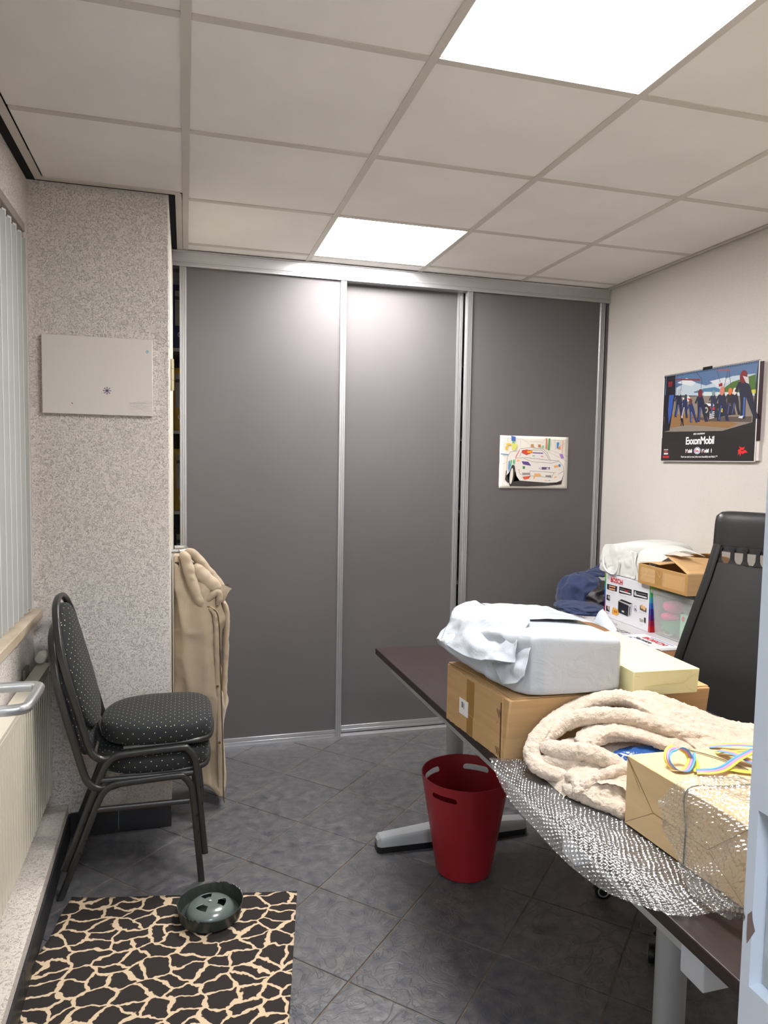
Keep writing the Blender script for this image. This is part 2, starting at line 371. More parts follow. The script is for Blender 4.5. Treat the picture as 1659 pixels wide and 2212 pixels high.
while y > 1.0:
    if sl0 is None:
        bm = B(); n = 8; P = []
        for i in range(n+1): t = -1+2*i/n; P.append((.0445*t, .006*(1-t*t)))
        V = []
        pts = P+[(a, c-.0006) for a, c in P[::-1]]
        hexa(bm, [(a, c, .932-.93) for a, c in pts], [(a, c, 2.285-.93) for a, c in pts])
        sl0 = ob('slat', bm, SLAT, None, local=True, smooth=True); sl0.parent = bl; o = sl0
        bm = B()
        for e_ in (-1, 1): box(bm, (e_*.0445-.0014, -.0012, .003), (e_*.0445+.0014, .0012, 2.284-.93))
        sm0 = ob('edge_seam', bm, SEAM, None, local=True); sm0.parent = sl0
        bm = B(); box(bm, (-.012, -.003, 2.285-.93), (.012, .001, 2.303-.93)); cl0 = ob('carrier', bm, WHITEP, None, local=True); cl0.parent = sl0
    else:
        o = sl0.copy(); COL.objects.link(o); 
        for q_ in (cl0, sm0): c = q_.copy(); COL.objects.link(c); c.parent = o
    o.location = (0, y-1.9, 0); o.rotation_euler = (0, 0, math.radians(73)); y -= .076; k += 1
# ceiling
ce = thing('ceiling', (0, 2, ZC), 'suspended ceiling of pale square boards in a grid', kind='structure')
bm = B(); box(bm, (-.75, -1.5, 2.62), (2.5, 4.4, 2.7)); ob('ceiling_void', bm, VOID, ce)
gx0, gy0 = .004, 1.771; LX, RX = -.505, 2.345; HB = .012
panels = [(1, -1), (1, 2)]
xs = [LX, gx0]+[gx0+.6*k for k in range(1, 4)]+[RX]
ys = [Y0]+[gy0+.6*k for k in range(-1, 4)]+[3.695]
tile0 = {}
for a in range(len(xs)-1):
    for c in range(len(ys)-1):
        x0, x1, y0, y1 = xs[a], xs[a+1], ys[c], ys[c+1]
        if a == 0:
            if y0 > 2.9: continue
            y1 = min(y1, 2.925)
        gi, gj = a-1, c-2
        if (gi, gj) in panels: continue
        key = (round(x1-x0, 3), round(y1-y0, 3)); g = .007
        if key not in tile0:
            w_, h_ = (x1-x0)/2-g, (y1-y0)/2-g; bm = B(); box(bm, (-w_, -h_, 0), (w_, h_, .015))
            t = ob('ceiling_board', bm, TILEC, None, local=True, bevel=.0025, seg=1); tile0[key] = t
        else: t = tile0[key].copy(); COL.objects.link(t)
        t.parent = ce; t.location = ((x0+x1)/2, (y0+y1)/2-2, .004)
def bar(p0, p1, wd=HB, z0=0.0):
    bm = B(); x0, y0 = p0; x1, y1 = p1
    if x0 == x1: box(bm, (x0-wd, y0, ZC+z0), (x0+wd, y1, ZC+.004+z0)); box(bm, (x0-.003, y0, ZC+.004), (x0+.003, y1, ZC+.03))
    else: box(bm, (x0, y0-wd, ZC+z0), (x1, y0+wd, ZC+.004+z0)); box(bm, (x0, y0-.003, ZC+.004), (x1, y0+.003, ZC+.03))
    ob('grid_bar', bm, TBAR, ce)
for k in range(4): bar((gx0+.6*k, Y0), (gx0+.6*k, 3.69))
for k in range(-1, 4):
    yy = gy0+.6*k
    for x0, x1 in zip(xs, xs[1:]):
        if x0 == LX and k > 1: continue
        bar((x0+.0125, yy), (x1-.0125, yy), z0=.0004)
bm = B()
box(bm, (LX-.022, Y0, ZC-.001), (LX+.003, 2.925, ZC+.005)); box(bm, (LX-.022, 2.905, ZC-.0015), (gx0-.02, 2.93, ZC+.005)); box(bm, (-.035, 2.93, ZC-.001), (-.011, 3.69, ZC+.005)); box(bm, (RX-.003, Y0, ZC-.001), (RX+.012, 3.69, ZC+.005))
ob('edge_trim', bm, TBAR, ce)
bm = B(); box(bm, (XW+.001, Y0, ZC+.002), (LX-.0225, 2.949, ZC+.006)); box(bm, (LX-.02, 2.9305, ZC+.002), (-.036, 2.949, ZC+.006)); box(bm, (-.0595, 2.931, ZC+.002), (-.0355, 3.67, ZC+.006)); box(bm, (RX+.0125, Y0, ZC+.002), (XR-.0005, 3.69, ZC+.006)); ob('gap_shade_strip', bm, VOID, ce)  # blackish strips added between trim and wall, standing in for the gap's shade
bm = B(); box(bm, (-.011, 2.985, ZC+.003), (-.009, 3.69, ZC+.01)); ob('filler_strip', bm, TILEC, ce)
EM = M('led_diffuser', (254, 252, 251), .5, emit=PANEL_STRENGTH)
def led(cx, cy, label, em=EM):
    t = thing('ceiling_light', (cx, cy, ZC), label, 'ceiling light', 'square LED panels set in the ceiling grid')
    bm = B(); a, c = .294, .285
    for p0, p1 in (((cx-a, cy-a), (cx+a, cy-c)), ((cx-a, cy+c), (cx+a, cy+a)), ((cx-a, cy-c), (cx-c, cy+c)), ((cx+c, cy-c), (cx+a, cy+c))): box(bm, (*p0, ZC+.0045), (*p1, ZC+.02))
    ob('frame', bm, M('white_lamp_frame', (225, 222, 216), .5), t)
    bm = B(); box(bm, (cx-c, cy-c, ZC+.007), (cx+c, cy+c, ZC+.02)); ob('diffuser', bm, em, t)
led(gx0+.9, gy0-.3, 'large bright LED panel at the top edge, nearer of the two')
led(gx0+.9, gy0+1.5, 'bright LED panel directly in front of the wardrobe rail')
bm = B(); box(bm, (-.74, -1.4, ZC+.01), (XR, Y0-.12, ZC+.03)); struct('ceiling_corridor', bm, TILEC)
EM2 = M('hall_diffuser', (226, 238, 255), .5, emit=HALL_STRENGTH)
led(.1, -.7, 'LED panel in the corridor ceiling behind the doorway', EM2)
# ---------------- sliding wardrobe ----------------
wd = thing('sliding_wardrobe', (1.17, 3.75, 0), 'wall-wide grey sliding door wardrobe with aluminium frames', 'wardrobe')
bm = B(); x0, x1 = -.059, 2.385
prof = [(3.675, 2.437), (3.675, 2.447), (3.679, 2.450), (3.679, 2.456), (3.675, 2.458), (3.675, 2.464), (3.679, 2.466), (3.677, 2.505), (3.671, 2.509), (3.671, 2.5125), (3.80, 2.5125), (3.80, 2.437), (3.738, 2.437), (3.738, 2.45), (3.732, 2.45), (3.732, 2.437)]
loft(bm, [[(x, y, z) for y, z in prof] for x in (x0, 2.362)]); ob('top_rail', bm, ALU, wd)
def stile(p, xc, wdt, yc, z0=.012, z1=2.452, name='stile'):
    bm = B(); h = wdt/2; P = []
    fr_ = [(-h, .0), (-h, -.010), (-h+.003, -.016), (-h*.45, -.016), (-h*.38, -.011), (-h*.22, -.011), (-h*.15, -.016), (h*.15, -.016), (h*.22, -.011), (h*.38, -.011), (h*.45, -.016), (h-.003, -.016), (h, -.010), (h, 0), (h, .016), (-h, .016)]
    hexa(bm, [(xc+a, yc+c, z0) for a, c in fr_], [(xc+a, yc+c, z1) for a, c in fr_]); ob(name, bm, ALU, p)
def door(xa, xb, yc, label, wl=.034, wr=.034, z0=.012):
    bm = B(); box(bm, (xa+wl-.008, yc-.005, z0+.03), (xb-wr+.008, yc+.005, 2.448)); p = ob('sliding_door', bm, LAM, wd, label=label)
    stile(p, xa+wl/2, wl, yc, z0); stile(p, xb-wr/2, wr, yc, z0)
    bm = B(); box(bm, (xa+wl, yc-.011, z0), (xb-wr, yc+.011, z0+.016)); box(bm, (xa+wl, yc-.008, z0+.016), (xb-wr, yc+.008, z0+.022)); box(bm, (xa+wl, yc-.011, z0+.022), (xb-wr, yc+.011, z0+.038)); ob('bottom_rail', bm, ALU, p, bevel=.001)
    return p
door(-.026, .812, 3.70, 'grey door left, in the front track')
door(.76, 1.482, 3.752, 'grey door in the middle, in the rear track')
d3 = door(1.484, 2.340, 3.70, 'grey door right, with the drawing on it')
bm = B(); box(bm, (-.05, 3.684, 0), (2.36, 3.688, .012)); box(bm, (-.05, 3.688, 0), (2.36, 3.79, .003)); box(bm, (-.05, 3.722, .003), (2.36, 3.727, .012)); box(bm, (-.05, 3.774, .003), (2.36, 3.778, .012)); ob('floor_track', bm, ALU, wd)
CARC = M('cabinet_grey', (176, 174, 170), .6)
bm = B(); box(bm, (2.340, 3.71, 0), (2.362, 4.29, 2.436)); box(bm, (2.348, 3.69, 0.0), (2.364, 3.71, 2.436)); ob('side_filler', bm, LAM, wd)
bm = B(); box(bm, (-.45, 3.73, .0), (-.43, 4.29, 2.436)); ob('side_panel', bm, CARC, wd)
for z in (2.046, 1.628, 1.213, .80, .38):
    bm = B(); box(bm, (-.43, 3.83, z), (2.33, 4.28, z+.018)); ob('shelf', bm, M('shelf_board', (206, 200, 190), .5), wd, bevel=.001)
def binder(x, z, col, label, dark=False):
    t = thing('ring_binder', (x+.04, 3.99, z), label, 'binder', 'ring binders in the wardrobe gap')
    c = M('binder_'+str(col[0]), col, .45, bump=(90, .15)); y0 = 3.845
    bm = B(); box(bm, (x, y0, z), (x+.003, y0+.285, z+.32)); box(bm, (x+.077, y0, z), (x+.08, y0+.285, z+.32)); box(bm, (x+.003, y0, z), (x+.077, y0+.003, z+.32)); ob('cover', bm, c, t, bevel=.001)
    bm = B(); box(bm, (x+.006, y0+.006, z+.01), (x+.06, y0+.22, z+.305)); ob('papers', bm, WHITEP, t)
    bm = B(); box(bm, (x+.014, y0-.0008, z+.115), (x+.066, y0, z+.29)); lb = ob('spine_label', bm, M('label_paper', (196, 190, 184), .7), t)
    bm = B(); box(bm, (x+.014, y0-.0012, z+.245), (x+.066, y0-.0008, z+.262)); ob('label_band', bm, M('label_band', (90, 92, 84), .7), lb)
    bm = B(); R = [(x+.04+.012*math.cos(a), y0-.001, z+.07+.012*math.sin(a)) for a in [2*PI*k/20 for k in range(20)]]; sweep(bm, R, .0015, .0015, n=6, closed=True, up=Vector((0, 1, 0))); ob('finger_ring', bm, SAT, t, smooth=True)
binder(-.062, 2.064, (28, 44, 110), 'dark blue ring binder on the top shelf beside the left door')
binder(-.062, 1.646, (206, 164, 30), 'yellow ring binder on the second shelf from the top')
binder(-.058, 1.231, (204, 162, 28), 'yellow ring binder on the third shelf, below the other yellow one')
binder(-.058, .818, (34, 34, 38), 'black ring binder on the fourth shelf above the coat')
# narrow hinged door on the side of the pillar
sd = thing('door_3', (-.055, 3.3, 0), 'cream painted door leaf on the side of the pillar', kind='structure')
bm = B(); box(bm, (-.0598, 2.985, .10), (-.0562, 3.66, 2.42)); ob('door_leaf', bm, CREAM, sd, bevel=.002)
bm = B()
for z0, z1 in ((1.775, 1.815), (1.817, 1.86), (1.862, 1.90)): lathe(bm, [(.0065, z0-1.8), (.0065, z1-1.8)], (-.049, 3.02, 1.8), 14)
box(bm, (-.0562, 3.02, 1.775), (-.0545, 3.05, 1.90)); ob('hinge', bm, M('brass_hinge', (190, 180, 150), .4, .5), sd, smooth=True)
d_handle('handle', sd, -.0562, .002, 3.06, 3.19, 1.118, .009)
# ---------------- canvas on the pillar ----------------
cv = thing('canvas_print', (-.318, 2.94, 1.665), 'white canvas with a small snowflake and faint scribble on the pillar', 'canvas')
bm = B(); box(bm, (-.515, 2.9305, 1.664), (-.121, 2.9495, 1.957)); ob('canvas', bm, M('canvas_cloth', (224, 217, 209), .85, bump=(700, .25, .0004)), cv, bevel=.0015)
d = Decal((-.515, 2.9305, 1.664), (1, 0, 0), (0, 0, 1)); W, Hh = .394, .293
for k in range(8):
    a = PI/4*k; d.line([(.228, .092), (.228+.011*math.cos(a), .092+.011*math.sin(a))], .0022, (88, 70, 118))
    d.ell(.228+.0125*math.cos(a), .092+.0125*math.sin(a), .0022, .0022, (120, 84, 130), 8)
d.ell(.228, .092, .004, .004, (70, 60, 110), 10); d.build('snowflake_sticker', cv); d = Decal((-.515, 2.9305, 1.664), (1, 0, 0), (0, 0, 1)); d.ell(.375, .247, .006, .006, (150, 180, 196), 12); d.line([(.370, .25), (.380, .243)], .001, (230, 238, 240))
d.build('blue_sticker', cv); d = Decal((-.515, 2.9305, 1.664), (1, 0, 0), (0, 0, 1)); R = random.Random(5)
for k in range(13): y = .022+.03*R.random(); x = .305+.02*R.random(); d.line([(x, y), (x+.03, y+R.uniform(-.012, .014)), (x+.06+.015*R.random(), y+R.uniform(-.02, .02))], .0006, (188, 182, 184))
d.build('pencil_scribble', cv); d = Decal((-.515, 2.9305, 1.664), (1, 0, 0), (0, 0, 1)); d.ell(.104, .040, .004, .0016, (150, 90, 76), 8, rot=-.9); d.build('small_sticker', cv)
# ---------------- car colouring sheet on the right door ----------------
dr = thing('colouring_sheet', (1.915, 3.694, 1.366), 'coloured-in car drawing on white paper taped to the right wardrobe door', 'drawing')
n = 16; G = [[Vector((1.703+.43*i/n+.0015*nz((0, j*.3, 1)), 3.6925-.0016*abs(nz((i*.5, j*.4, 0)))-(.004 if j == 0 else 0)*(.5+nz((i*.6, 0, 5))), 1.367+.296*j/n)) for j in range(n+1)] for i in range(n+1)]
o = ob('paper', grid_mesh(G), M('paper_white', (232, 226, 216), .8), dr, smooth=True); solid(o, .0004)
d = Decal((1.703, 3.6895, 1.367), (1, 0, 0), (0, 0, 1), step=.00002); W, Hh = .43, .296
def q(pts): return [((x-160)/1360*W, (1250-y)/1040*Hh) for x, y in pts]
K = (46, 42, 42)
for pts in ([(200, 260), (540, 270)], [(230, 330), (240, 480)], [(550, 260), (560, 440)], [(560, 260), (700, 330), (760, 440)], [(740, 320), (980, 320)], [(980, 350), (1060, 240)], [(1150, 240), (1160, 400)], [(1240, 230), (1250, 460), (1500, 300)], [(1460, 240), (1470, 520)], [(170, 800), (300, 740)], [(300, 200), (320, 420)], [(1200, 280), (1500, 280)], [(1300, 290), (1300, 450)], [(1350, 290), (1350, 450)], [(1400, 290), (1400, 450)], [(170, 560), (330, 580)], [(1100, 510), (1500, 700)], [(1160, 480), (1520, 600)]):
    d.line(q(pts), .0008, (110, 106, 104))
for pts, c in (([(370, 210), (460, 230), (455, 320), (380, 315)], (70, 104, 176)), ([(395, 320), (440, 320), (440, 360), (395, 360)], (120, 196, 120)), ([(380, 365), (500, 380), (490, 430), (450, 500), (390, 480)], (214, 214, 110)), ([(275, 360), (370, 365), (370, 400), (280, 400)], (232, 196, 70)), ([(265, 420), (320, 420), (300, 500), (265, 490)], (226, 190, 60)),
               ([(1060, 240), (1085, 240), (1085, 460), (1055, 460)], (208, 130, 96)), ([(1115, 240), (1140, 240), (1140, 480), (1100, 480)], (84, 156, 96)), ([(1280, 320), (1330, 320), (1310, 440), (1280, 440)], (60, 130, 200)), ([(1310, 405), (1360, 405), (1360, 455), (1310, 455)], (232, 150, 70)), ([(1390, 280), (1420, 280), (1400, 540), (1385, 530)], (232, 178, 160)), ([(760, 370), (820, 370), (820, 425), (760, 425)], (190, 140, 84)), ([(905, 370), (960, 370), (960, 425), (905, 425)], (190, 130, 84)), ([(990, 390), (1020, 390), (1020, 440), (990, 440)], (110, 190, 150)), ([(1335, 560), (1400, 545), (1440, 640), (1380, 640)], (160, 120, 190)), ([(170, 565), (330, 580), (330, 600), (170, 585)], (110, 160, 196))):
    d.poly(q(pts), c)
d.poly(q([(275, 1080), (290, 900), (370, 1210), (700, 1215), (1100, 1200), (1400, 1165), (1440, 960), (1380, 1100), (1150, 1130), (560, 1100), (480, 900), (330, 1140)]), (58, 52, 52))
d.poly(q([(300, 1000), (305, 640), (360, 530), (500, 510), (560, 460), (760, 440), (1000, 455), (1090, 530), (1160, 680), (1330, 690), (1420, 790), (1440, 950), (1400, 1080), (1300, 1130), (1120, 1140), (560, 1100), (490, 1000), (450, 800)]), (226, 219, 212))
for pts in ([(305, 960), (305, 640), (360, 530), (500, 510)], [(460, 650), (540, 480), (560, 460), (760, 440), (1000, 455), (1090, 530), (1160, 680)], [(545, 620), (600, 490), (980, 480), (1070, 560), (1130, 670)], [(470, 650), (700, 640), (1160, 685), (1330, 690), (1420, 790), (1445, 950), (1395, 1100)], [(470, 650), (450, 800), (500, 1020), (560, 1100), (1120, 1140), (1300, 1130), (1395, 1090)], [(630, 655), (800, 720), (1180, 740), (1330, 700)], [(540, 900), (560, 960), (620, 990)], [(1430, 900), (1330, 960)], [(760, 900), (760, 1000), (1200, 1030), (1240, 930), (760, 900)]): d.line(q(pts), .0016, K)
d.ell(*q([(405, 1000)])[0], .017, .062, (50, 46, 46), 24, rot=-.1); d.ell(*q([(395, 1010)])[0], .0095, .046, (222, 216, 206), 24, rot=-.1)
d.poly(q([(455, 650), (530, 490), (545, 500), (480, 640)]), (226, 106, 120))
d.poly(q([(585, 500), (680, 475), (800, 500), (790, 545), (680, 590), (590, 550)]), (206, 74, 48)); d.poly(q([(690, 500), (800, 505), (770, 545), (700, 545)]), (238, 168, 52)); d.line(q([(800, 540), (1010, 545)]), .006, (104, 70, 150))
d.poly(q([(585, 710), (720, 720), (780, 800), (620, 775)]), (92, 70, 140)); d.poly(q([(610, 810), (660, 810), (655, 865), (615, 865)]), (66, 140, 84)); d.poly(q([(930, 850), (1010, 820), (1160, 825), (1150, 870), (960, 875)]), (96, 72, 120)); d.ell(*q([(970, 855)])[0], .008, .007, (200, 196, 200)); d.ell(*q([(1110, 855)])[0], .008, .007, (200, 196, 200))
d.poly(q([(600, 940), (750, 940), (770, 980), (620, 990)]), (150, 140, 140)); d.poly(q([(610, 1020), (780, 1000), (740, 1060), (650, 1080)]), (214, 86, 56)); d.poly(q([(850, 950), (960, 950), (990, 1000), (870, 1010), (850, 1070), (830, 1050)]), (232, 170, 104)); d.poly(q([(1070, 985), (1190, 985), (1190, 1030), (1080, 1025)]), (140, 132, 128))
d.poly(q([(1235, 790), (1330, 770), (1330, 820), (1245, 835)]), (232, 170, 112)); d.ell(*q([(1350, 785)])[0], .007, .009, (64, 128, 196)); d.poly(q([(490, 680), (545, 680), (545, 720), (490, 720)]), (238, 180, 130)); d.poly(q([(330, 720), (360, 700), (370, 850), (345, 950), (325, 850)]), (96, 150, 196)); d.poly(q([(370, 700), (400, 690), (390, 800), (365, 850)]), (84, 176, 110)); d.poly(q([(420, 690), (450, 680), (450, 760), (415, 770)]), (84, 176, 120))
for x, y, c in ((540, 885, (232, 186, 120)), (1250, 930, (238, 190, 130)), (1080, 1090, (238, 180, 120)), (1150, 1090, (140, 180, 206)), (1350, 870, (240, 206, 170)), (820, 600, (120, 190, 130)), (990, 610, (226, 130, 130)), (800, 1000, (170, 196, 214)), (1270, 1020, (236, 160, 100))): d.ell(*q([(x, y)])[0], .009, .003, c, 10, rot=.4 if x > 1200 else 0)
d.build('print', dr)
# ---------------- wall calendar on the right wall ----------------
ca = thing('wall_calendar', (2.355, 2.83, 1.53), 'dark racing pit-stop wall calendar hanging on the right wall', 'calendar')
bm = B(); box(bm, (2.352, 2.50, 1.535), (2.3645, 3.12, 1.955)); ob('pages', bm, M('page_stack', (206, 200, 196), .6), ca)
bm = B(); box(bm, (2.347, 2.515, 1.530), (2.352, 3.143, 1.962)); ob('cover_sheet', bm, M('glossy_card', (226, 222, 218), .3), ca, bevel=.001)
bm = B(); box(bm, (2.349, 2.495, 1.62), (2.3515, 2.53, 1.955)); ob('dark_page', bm, M('dark_page', (40, 14, 22), .4), ca)
bm = B()
for k in range(62):
    y = 2.52+.0101*k; ring = [(2.3505+.0065*math.cos(a), y, 1.957+.0075*math.sin(a)) for a in [2*PI*j/8 for j in range(8)]]; sweep(bm, ring, .0009, .0009, n=4, closed=True, up=Vector((0, 1, 0)))
box(bm, (2.346, 2.80, 1.958), (2.349, 2.86, 1.972)); ob('wire_binding', bm, M('black_wire', (40, 40, 42), .3, .6), ca)
d = Decal((2.347, 3.143, 1.530), (0, -1, 0), (0, 0, 1), step=.00002); W, Hh = .628, .432
def c_(x, y): # crop pixel of the cover -> metres
    t = (x-200)/1300; top = 345-225*t; return (t*W*.985, (1505-y)/(1505-top)*Hh)
def cq(pts): return [c_(*p) for p in pts]
d.rect(.006, .004, W-.004, Hh-.002, (38, 35, 37))
d.poly(cq([(235, 345), (1505, 130), (1475, 620), (225, 600)]), (84, 110, 146)); d.poly(cq([(400, 500), (600, 400), (850, 460), (1200, 330), (1480, 300), (1480, 600), (400, 600)]), (178, 190, 200)); d.poly(cq([(420, 430), (560, 360), (700, 420), (640, 470)]), (206, 208, 210)); d.poly(cq([(900, 400), (1100, 350), (1180, 400), (1000, 470)]), (200, 204, 208))
d.poly(cq([(680, 545), (820, 500), (970, 480), (1080, 520), (1080, 560), (680, 560)]), (74, 116, 150)); d.poly(cq([(1060, 520), (1200, 410), (1480, 310), (1490, 560), (1060, 560)]), (74, 104, 44)); d.poly(cq([(820, 545), (1480, 560), (1480, 620), (830, 620)]), (196, 208, 208)); d.poly(cq([(1440, 520), (1490, 515), (1490, 570), (1440, 570)]), (190, 186, 60))
d.poly(cq([(230, 900), (400, 620), (860, 600), (1480, 600), (1470, 960), (1100, 1080), (240, 1100)]), (134, 122, 110)); d.poly(cq([(250, 1060), (330, 860), (700, 850), (1300, 980), (1180, 1040), (600, 1000)]), (140, 104, 66)); d.poly(cq([(640, 900), (1460, 880), (1460, 960), (900, 950)]), (88, 76, 70))
d.poly(cq([(245, 350), (385, 330), (395, 560), (380, 700), (330, 1080), (235, 1100)]), (30, 28, 36)); d.poly(cq([(300, 600), (375, 590), (350, 850), (310, 1000), (290, 800)]), (52, 84, 160)); d.poly(cq([(275, 420), (345, 410), (340, 480), (275, 490)]), (120, 34, 40))
d.poly(cq([(395, 375), (760, 370), (765, 395), (395, 392)]), (128, 54, 60))
for pts in ([(415, 330), (400, 900)], [(490, 330), (480, 560)], [(700, 280), (785, 370), (782, 500)], [(985, 240), (1045, 420)], [(1135, 260), (1095, 480)], [(1150, 260), (1180, 440)]): d.line(cq(pts), .0022, (46, 46, 52))
d.poly(cq([(970, 245), (1160, 235), (1165, 262), (1000, 262)]), (150, 84, 84)); d.poly(cq([(1020, 440), (1070, 420), (1075, 465), (1030, 475)]), (150, 34, 36))
d.poly(cq([(800, 740), (900, 690), (1000, 700), (1200, 740), (1220, 860), (1000, 900), (920, 910), (820, 850)]), (40, 38, 44)); d.poly(cq([(860, 700), (1000, 710), (1010, 740), (900, 740)]), (220, 220, 222)); d.poly(cq([(915, 750), (990, 750), (985, 790), (930, 800)]), (196, 44, 30)); d.poly(cq([(1030, 765), (1090, 770), (1090, 825), (1030, 805)]), (234, 204, 40)); d.ell(*c_(868, 795), .013, .014, (190, 186, 180)); d.ell(*c_(868, 795), .007, .008, (60, 56, 60))
for k in range(4): d.poly(cq([(918, 820+26*k), (985, 812+26*k), (985, 824+26*k), (920, 836+26*k)]), (216, 216, 218))
d.poly(cq([(510, 640), (600, 600), (660, 660), (560, 690)]), (214, 210, 206)); d.poly(cq([(580, 640), (640, 635), (620, 665)]), (200, 40, 34)); d.poly(cq([(500, 690), (580, 670), (590, 740), (530, 760)]), (168, 174, 178))
def man(x, y, s, c=(34, 38, 62), hc=(120, 40, 44), lean=0, st=(60, 90, 150)):
    P = lambda pts: cq([(x+s*(a+lean*(-b)*.3), y+s*b) for a, b in pts])
    d.poly(P([(-20, 0), (25, -5), (45, 60), (60, 130), (70, 230), (95, 330), (60, 335), (30, 230), (10, 150), (0, 230), (-10, 335), (-45, 330), (-35, 200), (-40, 60)]), c)
    d.poly(P([(-8, 150), (4, 150), (-14, 320), (-26, 318)]), st); d.ell(*c_(x+s*lean*3, y-s*24), .0085*s*1.6, .011*s*1.6, hc, 14); d.poly(P([(-40, 20), (-22, 20), (-55, 110), (-75, 100)]), c)
man(460, 580, .95, lean=.2, hc=(170, 170, 176)); man(560, 640, .8, c=(38, 44, 80), hc=(60, 56, 70), lean=.4, st=(210, 210, 214)); man(640, 700, .8, c=(40, 50, 96), hc=(96, 56, 56), lean=-.5, st=(90, 120, 190)); man(775, 590, 1.1, hc=(110, 36, 44), lean=-.2); man(960, 580, .8, c=(42, 46, 66), hc=(120, 140, 150)); man(1075, 560, 1.15, c=(36, 40, 64), hc=(196, 120, 100)); man(1180, 560, .9, c=(52, 40, 44), hc=(214, 110, 60)); man(1240, 560, .9, c=(36, 36, 50), hc=(220, 200, 190)); man(1340, 380, 1.6, c=(32, 34, 52), hc=(120, 34, 38), lean=-.35, st=(64, 98, 170)); man(520, 900, .35, c=(26, 26, 32), hc=(220, 214, 200))
d.poly(cq([(1330, 330), (1400, 350), (1410, 440), (1370, 420)]), (196, 190, 190)); d.poly(cq([(1310, 880), (1360, 870), (1350, 910), (1300, 900)]), (200, 206, 216))
d.poly([(.006, .004), (W-.004, .004), (W-.004, .125), (.40, .118), (.2, .112), (.006, .118)], (36, 33, 34))
d.rect(.022, .018, .066, .064, (60, 34, 46)); d.rect(.020, .018, .068, .028, (186, 30, 38)); d.rect(.028, .035, .060, .043, (210, 206, 206)); d.rect(.030, .048, .055, .053, (190, 70, 50)); d.rect(.027, .057, .060, .061, (200, 196, 196))
d.ell(.272, .052, .0225, .0165, (228, 228, 234), 28); d.ell(.272, .052, .0195, .0142, (60, 74, 150), 28); d.ell(.272, .052, .0165, .0118, (232, 230, 232), 28)
for pts in ([(.530, .050), (.548, .060), (.552, .046), (.575, .052), (.590, .040), (.575, .040), (.560, .034), (.553, .040), (.545, .022), (.543, .036), (.530, .030), (.536, .042)], [(.550, .052), (.535, .068), (.556, .062), (.572, .066), (.565, .052)]): d.poly(pts, (214, 40, 38))
d.build('print', ca)
TW = M('white_ink', (240, 238, 238), .4, emit=0); TR_ = M('red_ink', (200, 30, 40), .4); TK = M('black_ink', (34, 32, 34), .5); TB = M('blue_ink', (44, 90, 168), .5)
def cal_t(s, x, z, size, mat=TW, bold=.0, width=1, shear=0, align='CENTER', spacing=1):
    text('lettering', s, size, mat, ca, Vector((2.347-.0025, 3.143-x, 1.530+z)), (0, -1, 0), (0, 0, 1), bold=bold, width=width, shear=shear, align=align, spacing=spacing)
cal_t('ExxonMobil', .287, .083, .050, bold=.0012, width=.87, spacing=.93); cal_t('2022 CALENDAR', .280, .128, .0105, bold=.0002, shear=.2)
cal_t('Mobil', .215, .043, .023, bold=.001, width=.9); cal_t('Mobil', .328, .043, .023, bold=.001, width=.9); cal_t('1', .368, .043, .023, bold=.001)
cal_t('Esso', .272, .047, .014, mat=TR_, bold=.0003); cal_t('o', .203, .043, .023, mat=TR_, bold=.001); cal_t('o', .316, .043, .023, mat=TR_, bold=.001)
cal_t('From race track to road, drive more beautifully with Mobil 1\u2122', .285, .019, .0128, bold=.0001, width=.76)
# ---------------- radiator ----------------
ra = thing('radiator', (-.52, 2.3, .2), 'cream ribbed panel radiator under the window sill', 'radiator')
RADC = M('radiator_enamel', (222, 216, 198), .35, coat=.2); ry0, ry1, rz0, rz1 = 1.30, 2.915, .195, .715
bm = B(); P = []; y = ry0; s = .0333
while y < ry1-.02:
    P += [(y+.000, -.508), (y+.004, -.498), (y+.0235, -.498), (y+.0265, -.509), (y+.0303, -.509)]; y += s
P += [(ry1, -.502)]
for (ya_, xa_), (yb_, xb_) in zip(P, P[1:]):
    vs = [bm.verts.new(p) for p in ((xa_, ya_, rz0+.014), (xb_, yb_, rz0+.014), (xb_, yb_, rz1-.03), (xa_, ya_, rz1-.03))]; bm.faces.new(vs)
    va = [bm.verts.new(p) for p in ((xa_, ya_, rz0+.014), (xb_, yb_, rz0+.014), (-.506, yb_, rz0+.006), (-.506, ya_, rz0+.006))]; bm.faces.new(va)
    va = [bm.verts.new(p) for p in ((xa_, ya_, rz1-.03), (xb_, yb_, rz1-.03), (-.504, yb_, rz1-.018), (-.504, ya_, rz1-.018))]; bm.faces.new(va)
box(bm, (-.545, ry0, rz0), (-.506, ry1, rz1-.012)); ob('ribbed_panel', bm, RADC, ra)
bm = B(); box(bm, (-.545, ry0-.004, rz1-.016), (-.497, ry1+.004, rz1)); box(bm, (-.500, ry0-.004, rz1-.03), (-.497, ry1+.004, rz1-.016))
ob('top_grille', bm, RADC, ra, bevel=.003); bm = B(); box(bm, (-.545, ry1, rz0), (-.500, ry1+.003, rz1-.016)); ob('end_cap', bm, RADC, ra, bevel=.001)
bm = B(); lathe(bm, [(.0, 0), (.012, 0), (.012, .03), (.019, .034), (.021, .075), (.017, .082), (0, .083)], (0, 0, 0), 20, closed_bottom=False); bmesh.ops.rotate(bm, verts=bm.verts, cent=(0, 0, 0), matrix=Matrix.Rotation(PI/2, 3, 'X')); bmesh.ops.translate(bm, verts=bm.verts, vec=(-.525, 2.945, .745)); ob('thermostat_valve', bm, CREAM, ra, smooth=True)
bm = B(); sweep(bm, [(-.525, 2.93, .745), (-.525, 2.93, .66)], .008, n=10); ob('pipe', bm, CREAM, ra, smooth=True); bm = B(); box(bm, (-.556, 2.72, .60), (-.548, 2.79, .745)); ob('bracket', bm, M('old_bracket', (140, 132, 116), .5, .3), ra)
